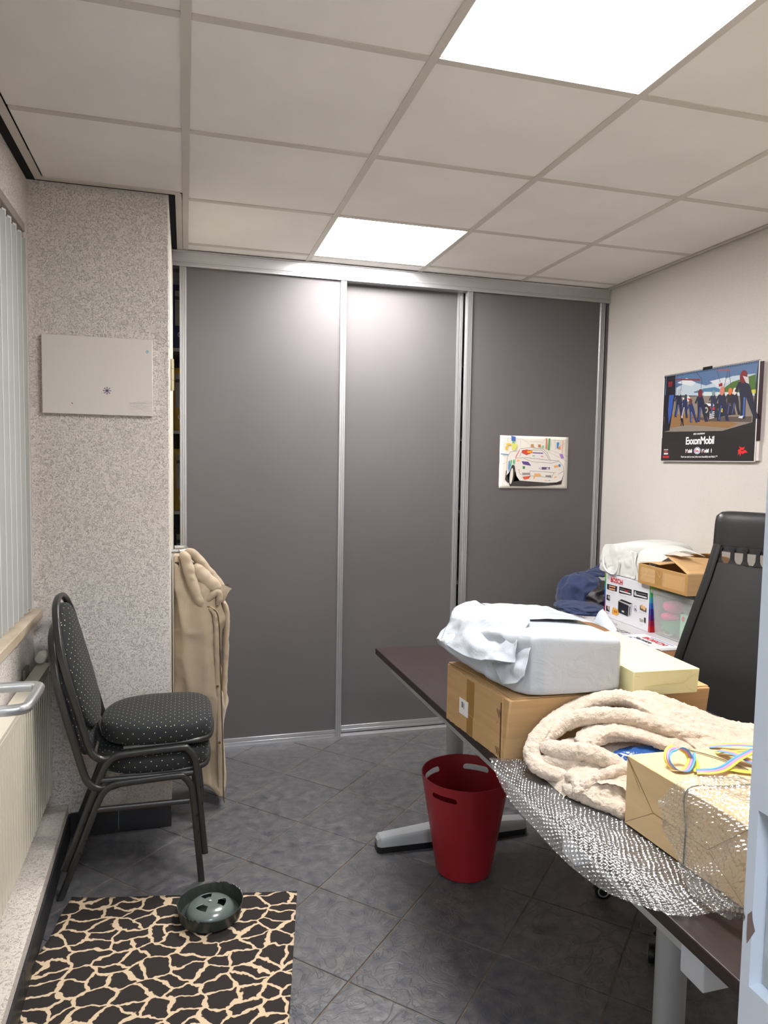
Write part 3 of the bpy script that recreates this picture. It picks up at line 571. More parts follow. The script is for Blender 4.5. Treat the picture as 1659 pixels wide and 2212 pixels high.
# ---------------- giraffe rug ----------------
RUG = M('giraffe_rug', (42, 34, 30), .95); nd, L, b = nodes_of(RUG)
tc = N(RUG, 'ShaderNodeTexCoord'); mp = N(RUG, 'ShaderNodeMapping'); mp.inputs['Scale'].default_value = (12.5, 19, 1); mp.inputs['Rotation'].default_value = (0, 0, .12)
nz1 = N(RUG, 'ShaderNodeTexNoise'); nz1.inputs['Scale'].default_value = 14; nz1.inputs['Detail'].default_value = 3; L(tc.outputs['Object'], nz1.inputs['Vector'])
vm = N(RUG, 'ShaderNodeVectorMath', operation='SCALE'); L(nz1.outputs['Color'], vm.inputs[0]); vm.inputs['Scale'].default_value = .075
va = N(RUG, 'ShaderNodeVectorMath', operation='ADD'); L(tc.outputs['Object'], va.inputs[0]); L(vm.outputs[0], va.inputs[1]); L(va.outputs[0], mp.inputs[0])
nzf = N(RUG, 'ShaderNodeTexNoise'); nzf.inputs['Scale'].default_value = 70; L(tc.outputs['Object'], nzf.inputs['Vector'])
vo = N(RUG, 'ShaderNodeTexVoronoi', feature='DISTANCE_TO_EDGE', voronoi_dimensions='2D'); vo.inputs['Scale'].default_value = 1; vo.inputs['Randomness'].default_value = .95; L(mp.outputs[0], vo.inputs['Vector'])
mf = N(RUG, 'ShaderNodeMath', operation='MULTIPLY_ADD'); L(nzf.outputs[0], mf.inputs[0]); mf.inputs[1].default_value = -.05; L(vo.outputs[0], mf.inputs[2])
nb = N(RUG, 'ShaderNodeTexNoise'); nb.inputs['Scale'].default_value = 12; L(tc.outputs['Object'], nb.inputs['Vector'])
m2 = N(RUG, 'ShaderNodeMath', operation='MULTIPLY_ADD'); L(nb.outputs[0], m2.inputs[0]); m2.inputs[1].default_value = -.075; L(mf.outputs[0], m2.inputs[2])
cr = N(RUG, 'ShaderNodeValToRGB'); L(m2.outputs[0], cr.inputs[0]); e = cr.color_ramp.elements
e[0].position = 0; e[0].color = lin((214, 190, 158)); e[1].position = .018; e[1].color = lin((58, 42, 32)); q2 = e.new(.006); q2.color = lin((196, 170, 138)); q3 = e.new(.06); q3.color = lin((41, 34, 31))
L(cr.outputs[0], b.inputs['Base Color'])
bn = N(RUG, 'ShaderNodeTexNoise'); bn.inputs['Scale'].default_value = 900; L(tc.outputs['Object'], bn.inputs['Vector']); bp = N(RUG, 'ShaderNodeBump'); bp.inputs['Strength'].default_value = .6; bp.inputs['Distance'].default_value = .002; L(bn.outputs[0], bp.inputs['Height']); L(bp.outputs[0], b.inputs['Normal'])
A0, A1 = Vector((-.373, 2.507, 0)), Vector((.372, 2.366, 0)); ex = (A1-A0).normalized(); ey = Vector((-ex.y, ex.x, 0)); n1_, n2_ = 44, 60; G = []
for i in range(n1_+1):
    row = []
    for j in range(n2_+1):
        u, v = i/n1_, j/n2_; wv = .006*nz((0, v*9, 0)) if i == 0 else 0
        p = A0+ex*(.758*u+wv)-ey*(1.18*v); lift = .006*max(0, 1-u*9)*(1+nz((0, v*7, 3)))+.0015*nz((u*5, v*8, 2)); row.append(Vector((p.x, p.y, .0075+lift)))
    G.append(row)
o = ob('giraffe_rug', grid_mesh(G), RUG, smooth=True, label='brown giraffe-patterned rug on the floor at bottom left', cat='rug'); solid(o, .006, -1)
# ---------------- cut plastic bowl on the rug ----------------
BG = M('dark_green_plastic', (48, 54, 50), .35, bump=(60, .3), var=(60, .15)); BL = M('grey_green_plastic', (98, 108, 104), .22, bump=(30, .05), coat=.3)
bw = thing('cut_pot_base', (.076, 2.30, .012), 'cut-off dark green plastic pot with a grey slotted dome, on the rug', 'bowl')
n = 120; bm = B(); R = random.Random(9); rim = []
for k in range(n):
    a = 2*PI*k/n; deg = math.degrees(a) % 360
    h = .046+.004*math.sin(a*2+.6)+(R.uniform(-.004, .004) if (deg < 75 or 150 < deg < 190 or 215 < deg < 250) else 0); rim.append(h)
def ring_(r, zf, wob=0): return [Vector((.076+(r+wob*R.uniform(-1, 1))*1.0*math.cos(2*PI*k/n), 2.30+r*1.02*math.sin(2*PI*k/n), .012+(zf(k)))) for k in range(n)]
loft(bm, [ring_(.09, lambda k: 0), ring_(.098, lambda k: .004), ring_(.106, lambda k: rim[k], .0006), ring_(.1035, lambda k: rim[k], .0006), ring_(.095, lambda k: .006), ring_(.02, lambda k: .006)])
ob('cut_rim_shell', bm, BG, bw, smooth=True)
bm = B(); nr, na = 22, 96; V = {}
hole = lambda r, a: .026 < r < .050 and any(abs((math.degrees(a)-c+180) % 360-180) < 24 for c in (108, 348, 228))
for i in range(nr+1):
    for k in range(na):
        r = .079*i/nr; t = r/.079; z = .040*math.sqrt(max(0, 1-t**3.2))+.003; z = min(z, .0405)
        V[i, k] = bm.verts.new((.076+r*math.cos(2*PI*k/na), 2.298+r*math.sin(2*PI*k/na), .012+.006+z)) if (i or k == 0) else V[0, 0]
for i in range(nr):
    for k in range(na):
        rm, am = .079*(i+.5)/nr, 2*PI*(k+.5)/na
        if hole(rm, am): continue
        f = [V[i, k], V[i+1, k], V[i+1, (k+1) % na], V[i, (k+1) % na]] if i else [V[0, 0], V[1, k], V[1, (k+1) % na]]
        bm.faces.new(f)
o = ob('slotted_dome', bm, BL, bw, smooth=True, angle=180); solid(o, .003, -1); md = o.modifiers.new('bevel', 'BEVEL'); md.width = .001; md.segments = 2; md.angle_limit = math.radians(50)
bm = B(); lathe(bm, [(.0045, 0), (.0045, .0012), (.003, .002)], (.076, 2.298, .0605), 14); ob('mould_nub', bm, M('pale_nub', (190, 196, 190), .5), bw)
# ---------------- red waste bin ----------------
RD = M('red_plastic', (156, 30, 40), .38, bump=(400, .08), var=(5, .04))
bc = Vector((.992, 2.365, .002)); bm = B(); n = 96
def brad(k, r): # softly faceted wall
    a = 2*PI*k/n; fa = ((a+.2) % (PI/4))-PI/8; return r*(.992+.008*(1/math.cos(fa)-1)/.082)
def bring(r, z): return [Vector((bc.x+brad(k, r)*math.cos(2*PI*k/n), bc.y+brad(k, r)*math.sin(2*PI*k/n), bc.z+z)) for k in range(n)]
HB_ = .368
def rr_(z): return .100+(.163-.100)*(z/HB_)**.95
outer = [bring(.094, 0)]+[bring(rr_(z), z) for z in [.004, .03, .08, .13, .18, .23, .28, .32, .35, .362, .368]]
inner = [bring(rr_(z)-.0035, z) for z in [.368, .35, .32, .28, .23, .18, .13, .08, .03, .008]]
loft(bm, outer+inner); bin_ = ob('waste_bin', bm, RD, smooth=True, label='dark red plastic waste bin with slot handles standing beside the desk', cat='waste bin')
def cutter(a0):
    bm = B(); P = []; m = 14; hw, hh = .040, .0105; zc = .325
    for s_, sg in ((-1, 1), (1, -1)):
        for k in range(m+1): th = PI/2+PI*k/m if s_ < 0 else -PI/2+PI*k/m; P.append((s_*hw+hh*math.cos(th), hh*math.sin(th)))
    P2 = []
    for i, (x, z) in enumerate(P):
        P2.append((x, z+.006*(1-(x/.05)**2)-.003))
    A = Vector((math.cos(a0), math.sin(a0), 0)); T = Vector((-A.y, A.x, 0))
    hexa(bm, [bc+A*.10+T*x+Vector((0, 0, zc+z)) for x, z in P2], [bc+A*.20+T*x+Vector((0, 0, zc+z)) for x, z in P2])
    bmesh.ops.recalc_face_normals(bm, faces=bm.faces); me = bpy.data.meshes.new('c'); bm.to_mesh(me); bm.free(); c = bpy.data.objects.new('c', me); COL.objects.link(c); return c
cs = [cutter(math.radians(a)) for a in (128, 52, 218, -38)]
for c in cs:
    md = bin_.modifiers.new('slot', 'BOOLEAN'); md.operation = 'DIFFERENCE'; md.object = c; md.solver = 'EXACT'
bpy.context.view_layer.update()
me = bpy.data.meshes.new_from_object(bin_.evaluated_get(bpy.context.evaluated_depsgraph_get())); bin_.modifiers.clear(); bin_.data = me
for c in cs: bpy.data.objects.remove(c)
me.set_sharp_from_angle(angle=math.radians(35))
# ---------------- stacked banquet chairs ----------------
FB = M('dotted_black_fabric', (24, 26, 28), .85, sheen=.05); nd, L, b = nodes_of(FB)
tc = N(FB, 'ShaderNodeTexCoord'); geo = N(FB, 'ShaderNodeNewGeometry'); sp = N(FB, 'ShaderNodeSeparateXYZ'); L(tc.outputs['Object'], sp.inputs[0])
def dots(ua, va, pitch, rad):
    out = []
    for k in (0, .5):
        comps = []
        for s in (ua, va):
            a = N(FB, 'ShaderNodeMath', operation='MULTIPLY_ADD'); L(s, a.inputs[0]); a.inputs[1].default_value = 1/pitch; a.inputs[2].default_value = k+40
            f = N(FB, 'ShaderNodeMath', operation='FRACT'); L(a.outputs[0], f.inputs[0]); g = N(FB, 'ShaderNodeMath', operation='SUBTRACT'); L(f.outputs[0], g.inputs[0]); g.inputs[1].default_value = .5
            p = N(FB, 'ShaderNodeMath', operation='POWER'); ab = N(FB, 'ShaderNodeMath', operation='ABSOLUTE'); L(g.outputs[0], ab.inputs[0]); L(ab.outputs[0], p.inputs[0]); p.inputs[1].default_value = 2; comps.append(p.outputs[0])
        s = N(FB, 'ShaderNodeMath', operation='ADD'); L(comps[0], s.inputs[0]); L(comps[1], s.inputs[1]); l = N(FB, 'ShaderNodeMath', operation='LESS_THAN'); L(s.outputs[0], l.inputs[0]); l.inputs[1].default_value = (rad/pitch)**2; out.append(l.outputs[0])
    m = N(FB, 'ShaderNodeMath', operation='MAXIMUM'); L(out[0], m.inputs[0]); L(out[1], m.inputs[1]); return m.outputs[0]
sn = N(FB, 'ShaderNodeSeparateXYZ'); L(tc.outputs['Normal'], sn.inputs[0])
def absgt(s, v):
    a = N(FB, 'ShaderNodeMath', operation='ABSOLUTE'); L(s, a.inputs[0]); g = N(FB, 'ShaderNodeMath', operation='GREATER_THAN'); L(a.outputs[0], g.inputs[0]); g.inputs[1].default_value = v; return g.outputs[0]
top = dots(sp.outputs['X'], sp.outputs['Y'], .030, .0015); side = dots(sp.outputs['X'], sp.outputs['Z'], .036, .0017); frn = dots(sp.outputs['Y'], sp.outputs['Z'], .030, .0017)
mz = N(FB, 'ShaderNodeMix', data_type='FLOAT'); L(absgt(sn.outputs['Z'], .66), mz.inputs[0]); 
my = N(FB, 'ShaderNodeMix', data_type='FLOAT'); L(absgt(sn.outputs['X'], .62), my.inputs[0]); L(side, my.inputs[2]); L(frn, my.inputs[3]); L(my.outputs[0], mz.inputs[2]); L(top, mz.inputs[3])
cm = N(FB, 'ShaderNodeMix', data_type='RGBA'); L(mz.outputs[0], cm.inputs['Factor']); cm.inputs['A'].default_value = lin((25, 27, 29)); cm.inputs['B'].default_value = lin((206, 196, 150)); L(cm.outputs['Result'], b.inputs['Base Color'])
bn = N(FB, 'ShaderNodeTexNoise'); bn.inputs['Scale'].default_value = 30; bn.inputs['Detail'].default_value = 6; L(tc.outputs['Object'], bn.inputs['Vector']); bp = N(FB, 'ShaderNodeBump'); bp.inputs['Strength'].default_value = .35; bp.inputs['Distance'].default_value = .004; L(bn.outputs[0], bp.inputs['Height']); L(bp.outputs[0], b.inputs['Normal'])
ch = thing('banquet_chair', (-.17, 2.72, 0), 'lower of the two stacked black dotted banquet chairs, standing on the floor', 'chair', 'stacked banquet chairs')
YN, YF = 2.52, 2.915; YC = (YN+YF)/2
legp = [(-.412, 0), (-.370, .112), (-.328, .225), (-.290, .325), (-.270, .362), (-.240, .383), (-.19, .388), (-.03, .394), (-.004, .385), (.014, .360), (.024, .32), (.040, .14), (.053, 0)]
for y in (YN, YF):
    bm = B(); P = crom([(x, y, z) for x, z in legp], 5); sweep(bm, P, .0085, .0115, n=12, up=Vector((-1, 0, 0)) if 0 else 'pt', power=3); ob('leg_frame', bm, DARKMETAL, ch, smooth=True, angle=60)
    bm = B(); sweep(bm, [(-.29, y, .302), (.012, y, .300)], .008, .010, n=10, power=3); ob('stretcher', bm, DARKMETAL, ch, smooth=True, angle=60)
def hx(z):
    T = [(.385, -.318), (.415, -.328), (.46, -.341), (.543, -.362), (.63, -.385), (.73, -.410), (.83, -.430), (.91, -.447)]
    if z <= T[0][0]: return T[0][1]
    for (a, c), (e_, f_) in zip(T, T[1:]):
        if z <= e_: return c+(f_-c)*(z-a)/(e_-a)
    return T[-1][1]
def hw(z):
    T = [(.37, .190), (.50, .197), (.63, .199), (.72, .190), (.78, .176), (.83, .152), (.87, .118), (.895, .075), (.905, .035), (.908, 0)]
    for (a, c), (e_, f_) in zip(T, T[1:]):
        if z <= e_: return c+(f_-c)*max(0, (z-a))/(e_-a)
    return 0
hz = [.415, .46, .54, .63, .72, .78, .83, .87, .895, .908]
side_n = [(-.20, YC-.19, .388), (-.262, YC-.192, .374), (-.292, YC-.193, .376), (-.314, YC-.194, .392)]+[(hx(z), YC-hw(z), z) for z in hz]
path = side_n+[(x, 2*YC-y, z) for x, y, z in side_n[:-1][::-1]]
bm = B(); sweep(bm, crom(path, 5), .0085, .0125, n=12, up='pt', power=3); ob('back_hoop', bm, DARKMETAL, ch, smooth=True, angle=60)
uf = [(-.22, YC-.172, .398), (-.02, YC-.172, .404), (.045, YC-.160, .405), (.075, YC-.12, .405), (.083, YC, .405)]; uf += [(x, 2*YC-y, z) for x, y, z in uf[:-1][::-1]]
bm = B(); sweep(bm, crom(uf, 5), .008, .010, n=10); ob('seat_frame', bm, DARKMETAL, ch, smooth=True)
def seat_out(k, n, inset, z, puff=0):
    a = 2*PI*k/n; c, s = math.cos(a), math.sin(a); p = 3.8 if c > 0 else 2.3
    x = math.copysign(abs(c)**(2/p), c); y = math.copysign(abs(s)**(2/ (3.8 if c > 0 else 2.6)), s)
    return Vector((-.112+(.195-inset)*x, YC+(.186-inset)*y, z))
n = 72; rings = []
for ins, z in ((.02, .404), (.006, .407), (0, .418), (-.003, .440), (0, .458), (.006, .468), (.016, .476), (.035, .482), (.07, .487), (.12, .489), (.17, .490)): rings.append([seat_out(k, n, ins, z) for k in range(n)])
bm = B(); loft(bm, rings); ob('seat', bm, FB, ch, smooth=True, angle=180)
bm = B(); rows = 22; fr2 = []
z0_, z1_ = .452, .882
for i in range(rows+1):
    t = i/rows; z = z0_+(z1_-z0_)*(1-math.cos(PI*t))/2; wv = max(.004, min(hw(z)-.020, .172*math.sqrt(max(0, 1-((z-.64)/.2435)**2)) if z > .64 else .172*(1-((.64-z)/.19)**4*.55))) if 0 < i < rows else (.05 if i == 0 else .004)
    fr2.append((z, wv))
rings = []
for i, (z, wv) in enumerate(fr2):
    t = i/rows; pf = (math.sin(PI*min(1, max(0, t)))**.35); ring = []; m = 20
    for k in range(m+1): s = -1+2*k/m; ring.append(Vector((hx(z)+.006+(.004+.027*pf*(1-abs(s)**3.5)), YC+wv*s, z)))
    for k in range(m+1): s = 1-2*k/m; ring.append(Vector((hx(z)-.004-(.002+.012*pf*(1-abs(s)**3)), YC+wv*s*.995, z)))
    rings.append(ring)
loft(bm, rings); ob('backrest', bm, FB, ch, smooth=True, angle=180)
for x, z in ((-.355, .16), (-.338, .20), (.036, .19), (.03, .25)): bm = B(); lathe(bm, [(.004, -.002), (.004, .002)], (x+.008, YN-.010, z), 8); ob('stacking_buffer', bm, BLACKPL, ch)
ch2 = copy_tree(ch); ch2.location = (-.17+.012, 2.72+.008, .097)
ch2['label'] = 'upper of the two stacked black dotted banquet chairs, its seat clear on top'
# ---------------- desk ----------------
WOOD = M('dark_wood', (46, 37, 36), .34, spec=.35, var=(14, .18), bump=(60, .12), stretch=(6, .5, 6)); GREYM = M('grey_powder_coat', (172, 175, 178), .42, .2, bump=(400, .1))
dk = thing('desk', (1.16, 1.75, 0), 'dark wood office desk with grey steel T-legs covered in parcels', 'desk')
def dx(y): return .741+(2.741-y)*.0218     # left edge of the slightly turned desk
DT = .75
bm = B(); prism(bm, [(dx(2.741), 2.741), (dx(.80), .80), (dx(.80)+.80, .78), (dx(2.741)+.80, 2.723)], DT-.025, DT); ob('tabletop', bm, WOOD, dk, bevel=.002)
def foot(cx, cy):
    bm = B(); L_, R_ = -.315, .315; 
    def sec(x, hw_, zt): return [Vector((cx+x, cy-hw_, .022)), Vector((cx+x, cy+hw_, .022)), Vector((cx+x, cy+hw_*.95, zt-.012)), Vector((cx+x, cy+hw_*.72, zt)), Vector((cx+x, cy-hw_*.72, zt)), Vector((cx+x, cy-hw_*.95, zt-.012))]
    loft(bm, [sec(L_, .020, .046), sec(L_+.012, .031, .058), sec(-.05, .038, .076), sec(.05, .038, .076), sec(R_-.012, .031, .058), sec(R_, .020, .046)])
    f = ob('foot', bm, GREYM, dk, smooth=True, angle=35)
    bm = B()
    def s2(x, hw_, z): return [Vector((cx+x, cy-hw_, .001)), Vector((cx+x, cy+hw_, .001)), Vector((cx+x, cy+hw_, z)), Vector((cx+x, cy-hw_, z))]
    loft(bm, [s2(L_-.001, .020, .024), s2(L_+.012, .032, .024), s2(-.05, .039, .024), s2(.05, .039, .024), s2(R_-.012, .032, .024), s2(R_+.001, .020, .024)]); ob('foot_sole', bm, BLACKPL, f)
for cx, cy in ((1.025, 2.565), (1.046, 1.285)):
    foot(cx, cy)
    bm = B(); lathe(bm, [(.034, .07), (.034, .70)], (cx, cy, 0), 32); ob('column', bm, GREYM, dk, smooth=True)
    bm = B(); box(bm, (cx-.20, cy-.028, .695), (cx+.42, cy+.028, .7245)); ob('cross_arm', bm, GREYM, dk, bevel=.002)
for off in (.028, .60):
    bm = B(); prism(bm, [(dx(2.62)+off, 2.62), (dx(.93)+off, .93), (dx(.93)+off+.022, .93), (dx(2.62)+off+.022, 2.62)], .685, .7245); ob('side_rail', bm, GREYM, dk, bevel=.001)
for y in (1.30, .93):
    bm = B(); box(bm, (dx(y)+.01, y-.035, .668), (dx(y)+.062, y+.02, .7245)); ob('rail_bracket', bm, M('light_bracket', (190, 194, 200), .45), dk, bevel=.002)
# ---------------- big carton on the desk ----------------
def card(name, col, v=.03): return M(name, col, .8, var=(5, v), bump=(120, .12, .0006), stretch=(1, 1, 14))
CB = card('brown_cardboard', (190, 153, 106)); CBL = card('light_cardboard', (206, 172, 130)); TAPE = M('brown_tape', (160, 122, 66), .25, coat=.4); CEDGE = M('cardboard_edge', (150, 112, 74), .9, bump=(300, .5)); DK = M('dark_slit', (46, 26, 20), .9)
bx = thing('large_carton', (1.06, 1.74, DT), 'large brown cardboard carton flush with the desk edge, under the white mailer', 'cardboard box')
b4 = [(.772, 1.600), (1.350, 1.580), (1.362, 1.900), (.743, 1.905)]; t4 = [(.776, 1.578), (1.352, 1.560), (1.366, 1.905), (.741, 1.925)]
z0, z1 = DT+.001, .917
bm = B(); hexa(bm, [(x, y, z0) for x, y in b4], [(x, y, z1) for x, y in t4]); ob('carton_body', bm, CB, bx, bevel=.004)
bm = B(); hexa(bm, [(.782, 1.585, z1), (1.350, 1.566, z1), (1.36, 1.735, z1), (.778, 1.745, z1+.001)], [(.782, 1.585, z1+.003), (1.350, 1.566, z1+.003), (1.36, 1.735, z1+.003), (.778, 1.745, z1+.003)])
hexa(bm, [(.778, 1.750, z1), (1.36, 1.742, z1), (1.362, 1.90, z1), (.745, 1.922, z1)], [(.778, 1.750, z1+.003), (1.36, 1.742, z1+.003), (1.362, 1.90, z1+.003), (.742, 1.922, z1+.004)]); ob('top_flap', bm, CB, bx, bevel=.0012)
# end panel that stands a little proud with torn edges
ev = (Vector((.7405, 1.922, 0))-Vector((.774, 1.604, 0))); eu = ev.normalized(); en = Vector((-eu.y, eu.x, 0)); 
R = random.Random(2)
def ragged(o, m, n, amp, seed):
    Rr = random.Random(seed); bm = B(); top = []; bot = []
    for k in range(n+1):
        t = k/n; p = o+eu*(m*t); a = amp*Rr.uniform(0, 1); top.append(a); 
    return top
n = 44; bm = B(); Lp = ev.length; base = Vector((.774, 1.604, 0))+en*.001; fr_, bk_ = [], []
for k in range(n+1):
    t = k/n; p = base+eu*(Lp-.012)*t+eu*.004; tp = z1+.002-(.004*R.random() if .3 < t < .98 else .001); bt = z0+.003+(.004*R.random() if t > .1 else 0)
    fr_.append((p+en*.0035, bt, tp)); bk_.append((p, bt, tp))
va = [[bm.verts.new((p.x, p.y, z)) for p, bb, tt in fr_ for z in (bb,)], [bm.verts.new((p.x, p.y, tt)) for p, bb, tt in fr_], [bm.verts.new((p.x, p.y, tt)) for p, bb, tt in bk_], [bm.verts.new((p.x, p.y, bb)) for p, bb, tt in bk_]]
for k in range(n):
    for i in range(4): bm.faces.new((va[i][k], va[i][k+1], va[(i+1) % 4][k+1], va[(i+1) % 4][k]))
bm.faces.new([v[0] for v in va][::-1]); bm.faces.new([v[-1] for v in va]); ep = ob('end_panel', bm, CB, bx)
def onend(s, z, h=.0): p = base+eu*s+en*(.0035+h); return Vector((p.x, p.y, z))
d = Decal(onend(Lp, z0), -eu, (0, 0, 1), lift=.0012)   # u runs towards the camera
d.n = en*1.0
def LL(a, b, c, e, col): d.rect(a, b, c, e, col)
for (a, z) in ((.290, .128), (.300, .128), (.288, .030), (.298, .030)): d.poly([(a, z), (a+.012, z-.020), (a+.014, z-.019), (a+.002, z+.001)], (66, 36, 26))
d.line([(.298, .10), (.290, .088)], .0012, (120, 88, 56)); d.line([(.296, .02), (.290, .008)], .0012, (120, 88, 56)); d.line([(.311, .150), (.312, .004)], .0035, (70, 36, 30)); d.build('pen_marks', bx)
def slab(name, a, b_, c, e, th, mat, parent, label=None):
    bm = B(); P = [onend(Lp-a, z0+b_), onend(Lp-c, z0+b_), onend(Lp-c, z0+e), onend(Lp-a, z0+e)]; hexa(bm, P, [p+en*th for p in P]); return ob(name, bm, mat, parent, label=label)
slab('tape', .128, .062, .170, .158, .0006, TAPE, bx); slab('tape', .132, .006, .166, .060, .0005, TAPE, bx)
lb = slab('barcode_label', .088, .050, .139, .094, .0012, M('label_white', (236, 236, 236), .5), bx)
slab('barcode', .102, .070, .110, .086, .0015, M('bar_grey', (110, 110, 112), .6), lb); slab('barcode', .114, .068, .1165, .084, .0015, TK, lb)
# ---------------- white mailer bag ----------------
def plastic(name, col, rough=.3, scale=22, st=.5):
    m = M(name, col, rough, coat=.25, spec=.5); nd, L, b = nodes_of(m)
    tc = N(m, 'ShaderNodeTexCoord'); v = N(m, 'ShaderNodeTexNoise'); v.inputs['Scale'].default_value = scale; v.inputs['Detail'].default_value = 4; v.inputs['Distortion'].default_value = 1.5; L(tc.outputs['Object'], v.inputs['Vector'])
    bp = N(m, 'ShaderNodeBump'); bp.inputs['Strength'].default_value = st; bp.inputs['Distance'].default_value = .006; L(v.outputs[0], bp.inputs['Height']); L(bp.outputs[0], b.inputs['Normal']); return m
MAIL = plastic('white_mailer_film', (182, 188, 195), .3, 14, .5)
mb = thing('white_mailer_bag', (.94, 1.75, .923), 'crumpled white plastic mailer parcel on top of the large carton', 'parcel')
ZB = .924
secs = [  # x, y_near, y_far, z_bot, z_top, roundness
    (1.083, 1.575, 1.92, ZB+.008, 1.050), (1.070, 1.560, 1.93, ZB, 1.064), (1.02, 1.556, 1.935, ZB, 1.070), (.93, 1.558, 1.94, ZB, 1.078), (.86, 1.562, 1.95, ZB, 1.084), (.825, 1.572, 1.955, ZB, 1.083),
    (.806, 1.60, 1.958, ZB+.002, 1.076), (.790, 1.64, 1.955, ZB+.008, 1.068), (.772, 1.70, 1.95, ZB+.018, 1.055), (.750, 1.76, 1.94, ZB+.032, 1.040), (.725, 1.80, 1.92, ZB+.048, 1.022), (.705, 1.83, 1.89, ZB+.062, 1.002)]
xs_ = [s[0] for s in secs]; arr = np.array(secs); NX = 110; n = 120; rings = []
ss = np.linspace(0, 1, NX); tt = np.linspace(0, 1, len(secs))
def isec(u): return [np.interp(u, tt, arr[:, i]) for i in range(5)]
for u in ss:
    x, ya_, yb_, za, zb = isec(u); ring = []; left = max(0, min(1, (.84-x)/.10))
    for k in range(n):
        a = 2*PI*k/n; c, s = math.cos(a), math.sin(a); p = 14-9*left
        y = (ya_+yb_)/2+(yb_-ya_)/2*math.copysign(abs(c)**(2/p), c); z = (za+zb)/2+(zb-za)/2*math.copysign(abs(s)**(2/p), s)
        P = Vector((x, y, z)); cr = ridged((x*5+y*3, y*17, z*17), 1)*.55+crease((x, y+2, z*1.3), 8)*.45
        dirn = Vector((-.25*left, (y-(ya_+yb_)/2), (z-(za+zb)/2)*1.6)); dirn.normalize()
        amp = .0016+.018*left; P += dirn*(cr-.25)*amp
        if P.z < ZB: P.z = ZB
        ring.append(P)
    rings.append(ring)
bm = B(); loft(bm, rings); ob('mailer_body', bm, MAIL, mb, smooth=True, angle=50)
def sheet(name, ctrl, mat, parent, nu=14, nv=14, amp=.006, sc=30, th=.0007, seed=0, ang=50):
    G = cgrid([[Vector(p) for p in r] for r in ctrl], nu, nv); A = np.array([[list(p) for p in r] for r in G]); Nn = grid_normals(A)
    for i in range(A.shape[0]):
        for j in range(A.shape[1]):
            p = A[i, j]; A[i, j] = p+Nn[i, j]*amp*(crease((p[0]+seed, p[1], p[2]), sc*.8)*.75+crease((p[0], p[1]+seed, p[2]), sc*1.9)*.3-.3)
    o = ob(name, grid_mesh([list(map(tuple, r)) for r in A]), mat, parent, smooth=True, angle=ang); solid(o, th); return o
# folded loose film at the left end and the overlapping top seam
sheet('loose_film', [[(.83, 1.95, 1.085), (.86, 1.80, 1.093), (.88, 1.70, 1.094), (.86, 1.64, 1.092)], [(.77, 1.93, 1.075), (.80, 1.78, 1.085), (.83, 1.68, 1.080), (.83, 1.63, 1.075)], [(.735, 1.90, 1.035), (.75, 1.77, 1.05), (.79, 1.66, 1.045), (.80, 1.60, 1.055)], [(.698, 1.86, .995), (.72, 1.72, .99), (.76, 1.63, 1.0), (.79, 1.585, 1.01)]], MAIL, mb, amp=.016, sc=11)
sheet('loose_film', [[(.83, 1.60, 1.085), (.80, 1.66, 1.04), (.77, 1.73, .995)], [(.812, 1.565, 1.045), (.785, 1.60, 1.005), (.765, 1.66, .975)], [(.800, 1.555, .985), (.778, 1.57, .965), (.770, 1.62, .945)]], MAIL, mb, amp=.013, sc=13, seed=4)
sheet('seam_flap', [[(.845, 1.70, 1.091), (.95, 1.715, 1.088), (1.06, 1.70, 1.078), (1.093, 1.695, 1.069)], [(.85, 1.80, 1.089), (.95, 1.80, 1.084), (1.05, 1.80, 1.076), (1.085, 1.80, 1.07)], [(.85, 1.94, 1.088), (.95, 1.94, 1.083), (1.05, 1.93, 1.075), (1.078, 1.92, 1.066)]], MAIL, mb, amp=.004, sc=20, th=.0012)
sheet('corner_flap', [[(1.075, 1.60, 1.068), (1.085, 1.66, 1.070), (1.088, 1.71, 1.074)], [(1.088, 1.605, 1.074), (1.092, 1.66, 1.088), (1.094, 1.70, 1.10)], [(1.093, 1.62, 1.078), (1.098, 1.665, 1.10), (1.10, 1.69, 1.112)]], MAIL, mb, amp=.002, sc=30)
# ---------------- yellow box ----------------
YB = M('pale_yellow_card', (222, 215, 166), .5, bump=(60, .05)); YS = M('yellow_card_edge', (196, 186, 112), .6)
yb = thing('yellow_box', (1.19, 1.73, .921), 'pale yellow gift box on the carton between mailer and chair', 'box')
bm = B(); hexa(bm, [(1.088, 1.527, .9215), (1.276, 1.519, .9215), (1.296, 1.93, .9215), (1.108, 1.935, .9215)], [(1.090, 1.525, .985), (1.279, 1.517, .985), (1.299, 1.93, .985), (1.110, 1.935, .985)]); ob('box_body', bm, YB, yb, bevel=.0015)
d = Decal((1.089, 1.526, .9215), (1, -.042, 0), (0, 0, 1), lift=.0012)
for pts in ([(.001, .052), (.014, .052), (.018, .048)], [(.025, .001), (.035, .024), (.145, .029), (.187, .057)], [(.145, .029), (.16, .012), (.187, .001)], [(.140, .060), (.166, .056), (.152, .036)], [(.03, .063), (.05, .0605), (.14, .062)]): d.line(pts, .0009, (206, 196, 126))
d.build('fold_seams', yb)
